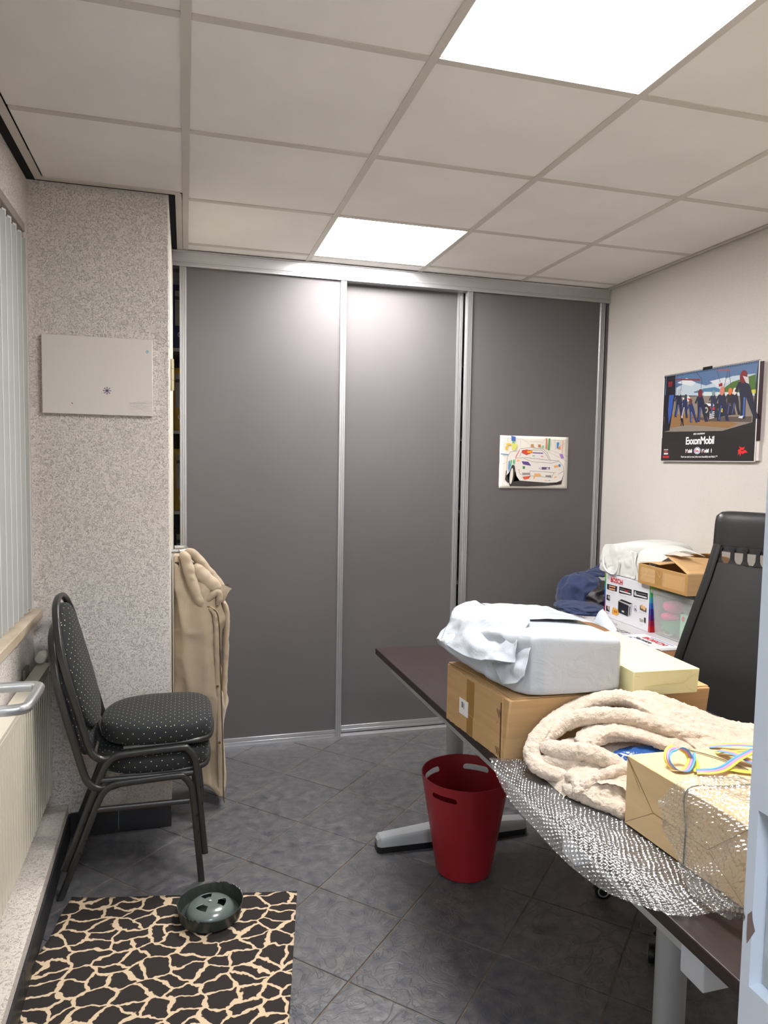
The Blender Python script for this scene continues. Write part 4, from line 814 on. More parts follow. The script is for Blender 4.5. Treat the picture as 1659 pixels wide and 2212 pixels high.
# ---------------- kraft wrapped present with ribbon ----------------
KR = M('kraft_paper', (224, 193, 145), .6, bump=(90, .10, .0006), var=(3, .03), stretch=(1, 1, 9))
kx = thing('wrapped_parcel', (1.08, 1.10, DT), 'kraft paper wrapped parcel with curled ribbon, nearest on the desk', 'parcel')
kz0, kz1 = .757, .903; kb = [(.912, .935), (1.36, .92), (1.375, 1.235), (.886, 1.252)]
bm = B(); hexa(bm, [(x, y, kz0) for x, y in kb], [(x, y, kz1) for x, y in kb]); ob('paper_wrap', bm, KR, kx, bevel=.002)
ku = (Vector(kb[0]+(0,))-Vector(kb[3]+(0,))).normalized(); kn = Vector((ku.y, -ku.x, 0)); ko = Vector((kb[3][0], kb[3][1], kz0)); kn = -kn if kn.x > 0 else kn
def kp(s, z, h=.001): p = ko+ku*s+kn*h; return Vector((p.x, p.y, kz0+z))
bm = B()
for pts in ([(.003, .145), (.085, .062), (.225, .062), (.312, .145)], [(.002, .002), (.085, .060), (.23, .060), (.312, .002)]):
    P = [kp(*a, .0008) for a in pts]; hexa(bm, P, [p+kn*.0008 for p in P])
P = [kp(.003, .002, .0009), kp(.085, .0615, .0009), kp(.003, .142, .0009)]; hexa(bm, P, [p+kn*.0004 for p in P]); ob('folded_flap', bm, KR, kx, bevel=.0005)
d = Decal(kp(0, 0, 0), ku, (0, 0, 1), lift=.0022); d.n = kn
for pts in ([(.003, .144), (.085, .061), (.225, .061), (.312, .144)], [(.003, .003), (.085, .061)], [(.225, .061), (.312, .003)], [(.003, .144), (.045, .09)]): d.line(pts, .0013, (158, 126, 84))  # darker lines paint the shade along the paper folds
d.build('fold_crease_shade', kx)
bm = B(); sweep(bm, crom([(1.02, 1.249, .905), (1.06, 1.18, .906), (1.09, 1.05, .905), (1.10, .94, .904)], 6), .002, .0008, n=6); sweep(bm, crom([tuple(kp(.17, 0, .002)), tuple(kp(.172, .07, .003)), tuple(kp(.17, .148, .001)), (.99, 1.075, .905), (1.15, 1.07, .905)], 6), .002, .0008, n=6); ob('string', bm, M('green_string', (62, 70, 36), .6), kx)
YR, PK, BR_ = M('yellow_ribbon', (226, 220, 84), .4), M('pink_ribbon', (214, 140, 186), .4), M('blue_ribbon', (84, 156, 214), .4)
def ribbon(path, cols, wd=.0055, upf=None, gap=0):
    P = crom(path, 8); m = len(P)
    for ci, c in enumerate(cols):
        bm = B(); pr = None
        for i, p in enumerate(P):
            t = (P[min(i+1, m-1)]-P[max(i-1, 0)]).normalized(); up = Vector(upf(i/(m-1))).normalized() if upf else Vector((0, 0, 1))
            s = up.cross(t).normalized(); off = (ci-(len(cols)-1)/2)*wd; a = bm.verts.new(p+s*(off-wd/2)+up*.0002*ci); b_ = bm.verts.new(p+s*(off+wd/2)+up*.0002*ci)
            if pr: bm.faces.new((pr[0], pr[1], b_, a))
            pr = (a, b_)
        o = ob('ribbon', bm, c, kx, smooth=True, angle=180); solid(o, .0004)
loop = [(.975, 1.165, .912), (.972, 1.178, .930), (.955, 1.190, .936), (.935, 1.186, .932), (.922, 1.170, .920), (.928, 1.155, .909), (.948, 1.150, .907), (.968, 1.160, .918), (.985, 1.180, .925)]
ribbon(loop, [BR_, PK, YR], upf=lambda t: (.3*math.cos(2*PI*t), .3, 1) if 0 else (math.cos(2*PI*t+2.6), .2, math.sin(2*PI*t+2.6)+.5))
ribbon([(.985, 1.180, .926), (.982, 1.165, .916), (.972, 1.148, .910), (.962, 1.135, .909)], [YR, YR], .006)
ribbon([(.962, 1.136, .909), (.978, 1.127, .912), (1.0, 1.124, .913), (1.03, 1.135, .912), (1.07, 1.150, .918), (1.13, 1.168, .925)], [YR, PK, BR_], .006, upf=lambda t: (.1, -.3+.5*t, 1))
ribbon([(1.075, 1.205, .914), (1.085, 1.175, .918), (1.10, 1.145, .912), (1.12, 1.11, .908)], [BR_, PK, YR], .007)
ribbon([(1.03, 1.135, .909), (1.06, 1.115, .908), (1.10, 1.10, .912), (1.16, 1.105, .909)], [YR, YR], .007)
ribbon([(1.07, 1.21, .907), (1.12, 1.195, .912), (1.17, 1.20, .908)], [M('olive_ribbon', (180, 176, 90), .4)], .012)
ribbon([(1.08, 1.243, .906), (1.13, 1.222, .914), (1.18, 1.205, .912)], [BR_, PK, YR], .005)
# ---------------- bubble wrap ----------------
BW = bpy.data.materials.new('bubble_film'); BW.use_nodes = True; nd = BW.node_tree.nodes; L = BW.node_tree.links.new; b = nd['Principled BSDF']
b.inputs['Base Color'].default_value = lin((186, 188, 192)); b.inputs['Roughness'].default_value = .2; b.inputs['Specular IOR Level'].default_value = .9; b.inputs['Coat Weight'].default_value = .6; b.inputs['Coat Roughness'].default_value = .05
tr = N(BW, 'ShaderNodeBsdfTransparent'); gl = N(BW, 'ShaderNodeBsdfGlossy'); gl.inputs['Roughness'].default_value = .13
fz = N(BW, 'ShaderNodeLayerWeight'); fz.inputs[0].default_value = .45; mr = N(BW, 'ShaderNodeMapRange'); mr.inputs['To Min'].default_value = .11; mr.inputs['To Max'].default_value = .85; L(fz.outputs['Facing'], mr.inputs[0])
mx = N(BW, 'ShaderNodeMixShader'); L(mr.outputs[0], mx.inputs[0]); L(tr.outputs[0], mx.inputs[1]); mx1 = N(BW, 'ShaderNodeMixShader'); mx1.inputs[0].default_value = .28; L(gl.outputs[0], mx1.inputs[1]); L(b.outputs[0], mx1.inputs[2]); L(mx1.outputs[0], mx.inputs[2])
L(mx.outputs[0], nd['Material Output'].inputs[0])
tc = N(BW, 'ShaderNodeTexCoord'); nn = N(BW, 'ShaderNodeTexNoise'); nn.inputs['Scale'].default_value = 150; nn.inputs['Detail'].default_value = 3; L(tc.outputs['Object'], nn.inputs['Vector']); bp = N(BW, 'ShaderNodeBump'); bp.inputs['Strength'].default_value = .2; bp.inputs['Distance'].default_value = .003; L(nn.outputs[0], bp.inputs['Height']); L(bp.outputs[0], gl.inputs['Normal']); L(bp.outputs[0], b.inputs['Normal'])
def bubble_sheet(name, ctrl, parent, res, crum=.006, csc=12, pitch=.0095, cols=None):
    G = cgrid([[Vector(p) for p in r] for r in ctrl], 10, 10); A = np.array([[list(p) for p in r] for r in G])
    # resample to even arc length resolution
    lu = np.linalg.norm(np.diff(A, axis=0), axis=2).mean(1).cumsum(); lu = np.insert(lu, 0, 0); lv = np.linalg.norm(np.diff(A, axis=1), axis=2).mean(0).cumsum(); lv = np.insert(lv, 0, 0)
    U = np.linspace(0, lu[-1], max(8, int(lu[-1]/res))); Vv = np.linspace(0, lv[-1], max(8, int(lv[-1]/res)))
    A1 = np.stack([np.stack([np.interp(U, lu, A[:, j, c]) for j in range(A.shape[1])], 1) for c in range(3)], 2)
    A2 = np.stack([np.stack([np.interp(Vv, lv, A1[i, :, c]) for i in range(A1.shape[0])], 0) for c in range(3)], 2)
    Nn = grid_normals(A2); Nn = np.where(Nn[:, :, 2:3] < 0, -Nn, Nn)
    C_ = np.zeros(A2.shape[:2])
    for i in range(0, A2.shape[0]):
        for j in range(0, A2.shape[1]):
            p = A2[i, j]; C_[i, j] = crum*(ridged((p[0], p[1], p[2]), csc)*.8+ridged((p[0]+3, p[1], p[2]), csc*3.1)*.35)
    uu, vv = np.meshgrid(U, Vv, indexing='ij'); W_ = np.zeros(A2.shape[:2]+(2,))
    for i in range(0, A2.shape[0], 4):
        for j in range(0, A2.shape[1], 4):
            nv_ = mnoise.noise_vector(Vector(A2[i, j])*28); W_[i:i+4, j:j+4] = (nv_[0], nv_[1])
    uu = uu+W_[:, :, 0]*.003; vv = vv+W_[:, :, 1]*.003
    row = np.round(uu/(pitch*.866)); sh = (row % 2)*.5; du = uu-row*pitch*.866; col = np.round(vv/pitch-sh); dv = vv-(col+sh)*pitch
    r2 = (du**2+dv**2)/(pitch*.43)**2; bub = np.where(r2 < 1, np.sqrt(np.maximum(0, 1-r2**1.6)), 0)*.0036*(.45+.55*np.abs(np.sin(row*12.9898+col*78.233)*43758.5453 % 1))
    A2 = A2+Nn*(C_+bub)[:, :, None]
    nu, nv = A2.shape[:2]; idx = np.arange(nu*nv).reshape(nu, nv); F = np.stack([idx[:-1, :-1], idx[:-1, 1:], idx[1:, 1:], idx[1:, :-1]], -1).reshape(-1, 4)
    o = ob(name, (A2.reshape(-1, 3).tolist(), F.tolist()), BW, parent, smooth=True, angle=180); return o
bw_ = thing('bubble_wrap', (.85, 1.2, DT), 'sheet of clear bubble wrap under the kraft parcel, hanging over the desk edge', 'bubble wrap')
Zt = DT+.002
bubble_sheet('wrap_sheet', [
    [(.738, 1.612, Zt+.006), (.775, 1.600, Zt+.006), (.80, 1.59, Zt+.004), (.84, 1.585, Zt), (.88, 1.58, Zt)],
    [(.722, 1.47, Zt-.022), (.745, 1.48, Zt-.004), (.79, 1.49, Zt+.003), (.84, 1.49, Zt), (.90, 1.49, Zt)],
    [(.722, 1.33, Zt-.030), (.742, 1.34, Zt-.008), (.785, 1.35, Zt+.004), (.85, 1.35, Zt), (.93, 1.35, Zt)],
    [(.726, 1.20, Zt-.034), (.748, 1.21, Zt-.010), (.80, 1.21, Zt+.004), (.86, 1.21, Zt), (.94, 1.21, Zt)],
    [(.738, 1.09, Zt-.026), (.758, 1.09, Zt-.006), (.81, 1.09, Zt+.006), (.88, 1.09, Zt), (.96, 1.09, Zt)],
    [(.752, 1.01, Zt-.006), (.785, .995, Zt+.004), (.83, 1.00, Zt+.006), (.89, 1.0, Zt+.002), (.97, 1.0, Zt)],
    [(.775, .962, Zt+.004), (.81, .952, Zt+.004), (.86, .948, Zt+.006), (.92, .948, Zt+.004), (1.0, .95, Zt)]], bw_, .0016, crum=.003)
bubble_sheet('folded_back_sheet', [
    [(.876, 1.130, .862), (.900, 1.098, .912), (.96, 1.082, .915), (1.06, 1.070, .913), (1.14, 1.065, .911)],
    [(.872, 1.115, .850), (.895, 1.07, .905), (.955, 1.045, .918), (1.06, 1.03, .915), (1.14, 1.02, .912)],
    [(.874, 1.10, .815), (.885, 1.02, .875), (.93, .97, .915), (1.03, .95, .918), (1.12, .94, .914)],
    [(.872, 1.06, .795), (.868, .985, .820), (.885, .92, .87), (.96, .885, .905), (1.06, .87, .91)],
    [(.862, 1.035, .770), (.850, .985, .775), (.862, .92, .79), (.90, .87, .82), (.99, .85, .85)],
    [(.84, .985, .762), (.85, .95, .762), (.87, .91, .765), (.91, .86, .77), (.98, .83, .78)]], bw_, .0019, crum=.008, csc=15)
# thin dark device at the near end of the desk
lp = thing('closed_laptop', (1.06, .86, DT), 'thin dark closed laptop corner at the near end of the desk', 'laptop')
bm = B(); box(bm, (.915, .70, DT+.001), (1.28, .915, DT+.010)); ob('base_shell', bm, M('dark_aluminium', (44, 44, 48), .35, .6), lp, bevel=.002)
bm = B(); box(bm, (.915, .70, DT+.0115), (1.28, .915, DT+.018)); ob('lid', bm, M('lid_dark', (34, 28, 30), .3, .4), lp, bevel=.002)
# ---------------- sherpa blanket ----------------
SH = M('sherpa_fleece', (212, 195, 176), .95, sheen=.4, var=(60, .05)); nd, L, b = nodes_of(SH)
tc = N(SH, 'ShaderNodeTexCoord'); v1 = N(SH, 'ShaderNodeTexNoise'); v1.inputs['Scale'].default_value = 260; v1.inputs['Detail'].default_value = 4; v1.inputs['Distortion'].default_value = .8; L(tc.outputs['Object'], v1.inputs['Vector'])
bp = N(SH, 'ShaderNodeBump'); bp.inputs['Strength'].default_value = .9; bp.inputs['Distance'].default_value = .004; L(v1.outputs[0], bp.inputs['Height']); L(bp.outputs[0], b.inputs['Normal'])
bk = thing('sherpa_blanket', (1.05, 1.42, DT), 'cream sherpa fleece blanket in a loose heap on the desk', 'blanket')
bm = B(); UPZ = Vector((0, 0, 1))
def band(pts, ra_, rb_, up=(0, 0, 1), rf=None, n=22, seg=9, tilt=None): sweep(bm, crom(pts, seg), ra_, rb_, n=n, up=Vector(up), rfun=rf)
tp = lambda t: min(1, .45+4*t, .45+4*(1-t))
# outer loop
band([(.885, 1.415, .785), (.845, 1.435, .782), (.812, 1.47, .785), (.802, 1.50, .800), (.812, 1.52, .822), (.838, 1.532, .845), (.878, 1.545, .866), (.93, 1.556, .886), (.985, 1.553, .905), (1.035, 1.54, .918), (1.075, 1.515, .918), (1.12, 1.48, .906), (1.18, 1.45, .890)], .021, .020, rf=tp)
# second fold
band([(.835, 1.51, .825), (.86, 1.528, .842), (.90, 1.533, .864), (.945, 1.51, .887), (1.0, 1.48, .896), (1.05, 1.455, .892), (1.10, 1.42, .880), (1.15, 1.39, .868), (1.22, 1.37, .86)], .020, .021, rf=tp)
# third fold: shawl like roll across the middle
band([(.825, 1.505, .825), (.842, 1.475, .828), (.865, 1.445, .834), (.895, 1.42, .838), (.925, 1.395, .832), (.950, 1.365, .820), (.958, 1.335, .805)], .019, .021, rf=tp)
band([(.815, 1.49, .797), (.84, 1.465, .803), (.87, 1.44, .806), (.905, 1.415, .806), (.94, 1.385, .800), (.965, 1.345, .79)], .019, .017, rf=tp)
# inner wall behind the blue bag
band([(.905, 1.475, .838), (.955, 1.480, .856), (1.0, 1.465, .866), (1.05, 1.44, .862), (1.10, 1.405, .850), (1.15, 1.36, .845)], .034, .016, rf=tp)
band([(.88, 1.46, .835), (.93, 1.455, .843), (.985, 1.452, .853), (1.04, 1.432, .855), (1.09, 1.40, .848)], .010, .011, rf=tp)
# lower right sheet in front and its hem
band([(.832, 1.405, .768), (.845, 1.36, .772), (.875, 1.315, .770), (.895, 1.28, .770), (.90, 1.262, .768)], .017, .016, rf=tp)
band([(.848, 1.42, .788), (.852, 1.385, .79), (.84, 1.355, .780), (.838, 1.345, .775)], .015, .018, rf=tp)
band([(.835, 1.352, .785), (.868, 1.352, .803), (.905, 1.345, .820), (.95, 1.335, .832), (1.0, 1.33, .845)], .014, .014, rf=tp)
# broad sheet on the right going back over the carton side
def fsheet(ctrl, amp=.004, thick=.02):
    G = cgrid([[Vector(p) for p in r] for r in ctrl], 12, 12); T = [[p for p in r] for r in G]; nu, nv = len(G), len(G[0])
    V1 = [[bm.verts.new(p) for p in r] for r in G]
    A = np.array([[list(p) for p in r] for r in G]); Nn = grid_normals(A); Nn = np.where(Nn[:, :, 2:3] < 0, -Nn, Nn)
    V2 = [[bm.verts.new(Vector(A[i, j]-Nn[i, j]*thick)) for j in range(nv)] for i in range(nu)]
    for i in range(nu-1):
        for j in range(nv-1): bm.faces.new((V1[i][j], V1[i+1][j], V1[i+1][j+1], V1[i][j+1])); bm.faces.new((V2[i][j], V2[i][j+1], V2[i+1][j+1], V2[i+1][j]))
    for i in range(nu-1):
        for j in (0, nv-1): bm.faces.new((V1[i][j], V1[i+1][j], V2[i+1][j], V2[i][j]))
    for j in range(nv-1):
        for i in (0, nu-1): bm.faces.new((V1[i][j], V1[i][j+1], V2[i][j+1], V2[i][j]))
fsheet([[(1.03, 1.53, .930), (1.06, 1.49, .922), (1.09, 1.44, .905), (1.12, 1.39, .875), (1.14, 1.34, .85)],
        [(1.12, 1.52, .938), (1.15, 1.47, .925), (1.17, 1.42, .900), (1.18, 1.37, .872), (1.19, 1.32, .85)],
        [(1.20, 1.47, .915), (1.22, 1.43, .905), (1.24, 1.39, .885), (1.25, 1.35, .865), (1.26, 1.30, .85)],
        [(1.28, 1.43, .885), (1.30, 1.39, .880), (1.32, 1.35, .870), (1.33, 1.31, .86), (1.34, 1.27, .85)],
        [(1.38, 1.40, .870), (1.39, 1.36, .868), (1.40, 1.32, .862), (1.41, 1.28, .855), (1.42, 1.24, .85)]])
fsheet([[(.832, 1.352, .790), (.845, 1.32, .780), (.87, 1.29, .770), (.885, 1.262, .768)], [(.87, 1.355, .812), (.88, 1.325, .800), (.89, 1.295, .785), (.90, 1.262, .775)], [(.92, 1.35, .828), (.93, 1.32, .818), (.935, 1.29, .80), (.94, 1.262, .79)], [(.98, 1.34, .842), (.985, 1.31, .832), (.99, 1.285, .815), (1.0, 1.262, .80)]], thick=.018)
# support mound that the folds lie on
NG = 34; V1 = {}
for i in range(NG+1):
    for j in range(NG+1):
        x = .82+.58*i/NG; y = 1.262+.285*j/NG; e1 = min(1, max(0, min(i, NG-i)/4)); e2 = min(1, max(0, min(j+1, NG-j)/4)); bl_ = math.exp(-(((x-1.06)/.09)**2+((y-1.425)/.035)**2))
        line = .760+.012; zz = .758+(.055+.03*max(0, (y-1.4)/.15)+.02*max(0, (x-1.0)/.3))*math.sin(min(1, e1)*PI/2)*math.sin(min(1, e2)*PI/2)
        if x < .86: zz = min(zz, .758+.05*(x-.80)/.06)
        V1[i, j] = bm.verts.new((x, y+.06*max(0, (.90-x))*0, zz))
for i in range(NG):
    for j in range(NG):
        xm = .82+.58*(i+.5)/NG; ym = 1.262+.285*(j+.5)/NG
        if ym < 1.262+(.93-xm)*1.15 or ym < 1.262: continue
        bm.faces.new((V1[i, j], V1[i+1, j], V1[i+1, j+1], V1[i, j+1]))
loose = [v for v in bm.verts if not v.link_faces]; bmesh.ops.delete(bm, geom=loose, context='VERTS')
o = ob('fleece', bm, SH, bk, smooth=True, angle=180, sub=1); displace(o, .0055, .0055); displace(o, .013, .006); displace(o, .04, .006)
bm = B(); box(bm, (.842, 1.343, .790), (.856, 1.356, .800)); ob('care_tag', bm, M('cream_tag', (230, 226, 190), .5), bk, bevel=.002)
bb = thing('blue_plastic_bag', (1.06, 1.42, .79), 'shiny blue plastic bag tucked inside the fleece blanket', 'bag')
bm = B(); bmesh.ops.create_icosphere(bm, subdivisions=5, radius=1)
for v in bm.verts:
    p = v.co.copy(); r = 1+.16*ridged(p, 1.6)+.06*ridged(p, 4); v.co = Vector((1.055+.085*p.x*r, 1.415+.034*p.y*r, .815+.022*p.z*r))
ob('film', bm, plastic('blue_film', (40, 84, 150), .18, 30, .6), bb, smooth=True, angle=180)
# ---------------- office chair ----------------
BKL = M('black_leather', (38, 37, 38), .38, bump=(160, .3, .0015), coat=.1)
oc = thing('office_chair', (1.62, 1.90, 0), 'high-backed black mesh office chair with padded headrest behind the desk', 'office chair', rz=math.radians(205))
# local frame: +x is the way the sitter faces
def L_ob(name, bm, mat, parent=oc, **k): o = ob(name, bm, mat, None, local=True, **k); o.parent = parent; return o
back = lambda z: -.215-.10*max(0, (z-.45))-.20*max(0, z-.78)**1.15+.0
def bwd(z): return .245 if z < .62 else .245-.105*min(1, (z-.62)/.56)
MESHB = M('black_mesh_weave', (27, 26, 26), .55, bump=(500, .2)); 
bm = B(); rings = []
for k in range(25):
    z = .46+(1.155-.46)*k/24; w_ = bwd(z)-.012; ring = []
    for j in range(17): s = -1+2*j/16; ring.append(Vector((back(z)-.020*(1-s*s), w_*s, z)))
    for j in range(17): s = 1-2*j/16; ring.append(Vector((back(z)-.004-.020*(1-s*s), w_*s, z)))
    rings.append(ring)
loft(bm, rings); L_ob('backrest', bm, MESHB, smooth=True)
MS = bpy.data.materials.new('sheer_mesh'); MS.use_nodes = True; ndm = MS.node_tree.nodes; LM = MS.node_tree.links.new
t1 = N(MS, 'ShaderNodeBsdfTransparent'); mxs = N(MS, 'ShaderNodeMixShader'); mxs.inputs[0].default_value = .55; LM(t1.outputs[0], mxs.inputs[1]); LM(ndm['Principled BSDF'].outputs[0], mxs.inputs[2]); ndm['Principled BSDF'].inputs[0].default_value = lin((30, 30, 30)); LM(mxs.outputs[0], ndm['Material Output'].inputs[0])
bm = B(); za, zb = 1.155, 1.215
vs = [[bm.verts.new((back(z)-.015*(1-s*s), .14*s, z)) for s in [-1+j/8 for j in range(17)]] for z in (za, zb)]
for j in range(16): bm.faces.new((vs[0][j], vs[0][j+1], vs[1][j+1], vs[1][j]))
L_ob('sheer_strip', bm, MS)
bm = B()
for j in range(7):
    y = -.13+.26*j/6; x = back(1.185)-.012*(1-(y/.14)**2); loft(bm, [[Vector((x+a*.003, y+b_*wd_, z)) for a, b_ in ((-1, -1), (1, -1), (1, 1), (-1, 1))] for z, wd_ in ((1.150, .016), (1.17, .007), (1.20, .006), (1.215, .012))])
L_ob('mesh_web', bm, MESHB)
for s in (-1, 1):
    P = crom([(back(z)+.003, s*bwd(z), z) for z in (.44, .52, .62, .74, .86, .98, 1.10, 1.22)], 4); bm = B(); sweep(bm, P, .016, .012, n=12, up=Vector((1, 0, 0)), power=3); L_ob('side_frame', bm, BLACKPL, smooth=True)
bm = B(); sweep(bm, [(back(.45)-.01, y, .452) for y in np.linspace(-.25, .25, 12)], .016, .022, n=12); L_ob('lower_frame', bm, M('glossy_black', (16, 16, 17), .22), smooth=True)
bm = B(); rings = []
for k in range(21):
    s = -1+2*k/20; w_ = .165*s; k2 = (1-abs(s)**8)**.4 if abs(s) < 1 else .35; k2 = max(.35, k2); ring = []
    for j in range(28):
        a = 2*PI*j/28; c, sn_ = math.cos(a), math.sin(a); ring.append(Vector((-.395-.02*(1-s*s)+.030*k2*math.copysign(abs(c)**.75, c)-.10*.09*sn_, w_, 1.268+.076*(k2**.25)*math.copysign(abs(sn_)**.55, sn_))))
    rings.append(ring)
loft(bm, rings); L_ob('headrest', bm, BKL, smooth=True, angle=180)
bm = B(); rings = []
for k in range(15):
    a = k/14; x = -.20+.47*a; hw_ = .235-.02*a; zt = .475+.01*math.sin(PI*a)-(.02 if a > .9 else 0); ring = []
    for j in range(24): t = 2*PI*j/24; c, s = math.cos(t), math.sin(t); ring.append(Vector((x, hw_*math.copysign(abs(c)**.5, c), zt-.035+.035*math.copysign(abs(s)**.6, s))))
    rings.append(ring)
loft(bm, rings); L_ob('seat', bm, BKL, smooth=True)
bm = B(); lathe(bm, [(.028, .10), (.028, .30), (.018, .30), (.018, .42)], (0, 0, 0), 20); L_ob('gas_column', bm, BLACKPL, smooth=True)
bm = B()
angs = [math.radians(a) for a in (-2, 70, 142, 214, 286)]; rot = math.radians(110-205)
angs = [a+rot+math.radians(31) for a in angs]
for a in angs: dv = Vector((math.cos(a), math.sin(a), 0)); sweep(bm, [dv*.02+Vector((0, 0, .125)), dv*.16+Vector((0, 0, .115)), dv*.285+Vector((0, 0, .088))], .02, .014, n=10, rfun=lambda t: 1.15-.4*t)
lathe(bm, [(.045, .09), (.045, .145)], (0, 0, 0), 20); L_ob('star_base', bm, BLACKPL, smooth=True)
for a in angs:
    dv = Vector((math.cos(a), math.sin(a), 0)); c = dv*.29; ax = Vector((math.cos(a+1.9), math.sin(a+1.9), 0)); cs_ = None
    for s in (-1, 1):
        bm = B(); cc = c+ax*.014*s+Vector((0, 0, .029)); tt_ = Vector((-ax.y, ax.x, 0))
        rs = [[cc+ax*s*h+(tt_*math.cos(t)+Vector((0, 0, 1))*math.sin(t))*r for t in [2*PI*j/24 for j in range(24)]] for r, h in ((.020, -.009), (.0275, -.008), (.0285, 0), (.0275, .008), (.022, .0095))]
        loft(bm, rs); wl = L_ob('caster', bm, BLACKPL, smooth=True)
        bm = B(); rs = [[cc+ax*s*.0100+(tt_*math.cos(t)+Vector((0, 0, 1))*math.sin(t))*.0165 for t in [2*PI*j/24 for j in range(24)]]]; sweep(bm, rs[0], .0025, .0012, n=6, closed=True, up=ax); q2 = ob('grey_ring', bm, M('grey_ring', (150, 150, 150), .4), None, local=True, smooth=True); q2.parent = wl
# ---------------- corner stack on the side table ----------------
TT = .585
st = thing('side_table', (2.06, 3.05, 0), 'low grey side table in the corner under the cartons', 'table')
bm = B(); box(bm, (1.93, 2.46, TT-.025), (2.355, 3.66, TT-.001)); ob('table_top', bm, M('grey_board', (150, 148, 146), .5), st, bevel=.002)
for x, y in ((1.96, 2.49), (2.32, 2.49), (1.96, 3.63), (2.32, 3.63)): bm = B(); box(bm, (x-.02, y-.02, 0), (x+.02, y+.02, TT-.026)); ob('leg', bm, GREYM, st, bevel=.002)
bu = thing('long_carton', (2.1, 3.05, TT), 'long flat carton with grey printed top lying in the corner under the other boxes', 'cardboard box')
PT = .737; bx0, bx1, by0, by1 = 1.915, 2.352, 2.50, 3.30
bm = B(); box(bm, (bx0, by0, TT), (bx1, by1, PT-.001)); ob('carton_body', bm, card('reddish_cardboard', (196, 146, 108)), bu, bevel=.002)
bm = B(); box(bm, (bx0-.001, by0-.001, PT-.001), (bx1, by1, PT+.0005)); ob('printed_lid', bm, M('grey_lid_print', (188, 185, 188), .5), bu)
d = Decal((.035, -.03, PT+.0005), (0, -1, 0), (1, 0, 0))
RG = [( -3.06+.085*math.cos(t), 1.955+.030*math.sin(t)) for t in [2*PI*k/36 for k in range(37)]]; d.line(RG, .0022, (60, 58, 60))
d.poly([(-3.085, 1.945), (-3.06, 1.95), (-3.055, 1.972), (-3.075, 1.968)], (50, 48, 50)); d.poly([(-3.04, 1.942), (-3.02, 1.952), (-3.035, 1.97), (-3.05, 1.955)], (50, 48, 50)); d.line([(-3.13, 1.965), (-3.08, 1.952)], .0022, (60, 58, 60)); d.line([(-3.04, 1.975), (-2.985, 1.968)], .0022, (60, 58, 60))
d.rect(-2.80, 1.865, -2.555, 1.99, (222, 222, 224)); d.rect(-2.735, 1.974, -2.58, 1.981, (62, 104, 168)); d.rect(-2.66, 1.868, -2.60, 1.874, (62, 104, 168)); d.poly([(-2.775, 1.885), (-2.752, 1.90), (-2.752, 1.89), (-2.745, 1.88)], (62, 104, 168))
for k in range(6): d.rect(-3.27+.02*k, 1.88+.006*(k % 2), -3.258+.02*k, 1.90, (120, 116, 118))
d.build('print', bu)
dU, dV = (0, -1, 0), (1, 0, 0)
text('lettering', 'BURLET', .052, TK, bu, (1.930, 2.985, PT+.0005), dU, dV, width=1.05, shear=.15); text('lettering', 'BOSCH', .040, TR_, bu, (1.968, 2.712, PT+.0015), dU, dV, bold=.001, width=1.15); text('lettering', 'Service', .036, TK, bu, (1.932, 2.722, PT+.0015), dU, dV, bold=.0006, width=1.1); text('lettering', 'IDEAL', .034, M('faded_ink', (110, 106, 108), .6), bu, (1.922, 3.20, PT+.0005), dU, dV, shear=.2)
# toaster carton
tx0, tx1, ty0_, ty1_, tz0, tz1 = 2.062, 2.30, 2.785, 3.158, PT+.0015, .958
to = thing('toaster_carton', (2.18, 2.97, PT), 'white printed toaster carton against the right wall below the white tote', 'cardboard box')
bm = B(); box(bm, (tx0, ty0_, tz0), (tx1, ty1_, tz1)); ob('carton_body', bm, M('glossy_white_card', (216, 215, 220), .3), to, bevel=.001)
for yy, s in ((ty0_, -1), (ty1_, 1)):
    d = Decal((tx0 if s > 0 else tx0, yy, tz0), (s, 0, 0) if 0 else (-s*-1 if 0 else (1 if s < 0 else -1), 0, 0), (0, 0, 1)); 
    if s > 0: d.o = Vector((tx1, yy, tz0))
    wv = tx1-tx0; H_ = tz1-tz0; cl = [(190, 24, 30), (150, 20, 60), (80, 24, 110), (40, 40, 130), (30, 90, 170), (30, 140, 160), (40, 150, 80), (120, 170, 40)]
    for k, c in enumerate(cl): d.rect(0, H_*k/8, wv, H_*(k+1)/8, c)
    d.build('colour_side_print', to)
d = Decal((tx0, ty1_, tz0), (0, -1, 0), (0, 0, 1)); W, Hh = ty1_-ty0_, tz1-tz0
def f_(x, y): # crop frame of the face (130..665, 560..1370) -> metres
    t = (x-100)/570; top = 570+200*t; bot = 1160+215*t; return (t*W, (bot-y)/(bot-top)*Hh)
def fq(pts): return [f_(*p) for p in pts]
for k, c in enumerate(cl): d.rect(0, Hh*k/8, .010, Hh*(k+1)/8, c); d.rect(W-.011, Hh*k/8, W, Hh*(k+1)/8, c)
d.line([(f_(148, 633)[0]+.0105*math.cos(t), f_(148, 633)[1]+.0105*math.sin(t)) for t in [2*PI*k/20 for k in range(21)]], .0016, (120, 122, 126)); d.line(fq([(140, 620), (156, 648)]), .002, (120, 122, 126)); d.line(fq([(156, 620), (140, 648)]), .0016, (120, 122, 126))
for x0_, x1_, ya_, yb_ in ((290, 445, 765, 895), (470, 635, 820, 950)): d.poly(fq([(x0_, ya_), (x1_, ya_+50), (x1_, yb_), (x0_, yb_-40)]), (34, 32, 34)); d.line(fq([(x0_+10, ya_+62), (x1_-10, ya_+108)]), .007, (206, 206, 208)); d.line(fq([(x0_+8, ya_+30), (x1_-8, ya_+75)]), .003, (120, 120, 122))
d.ell(*f_(490, 868), .0085, .011, (200, 200, 202)); d.poly(fq([(360, 812), (400, 824), (400, 850), (360, 836)]), (150, 40, 46))
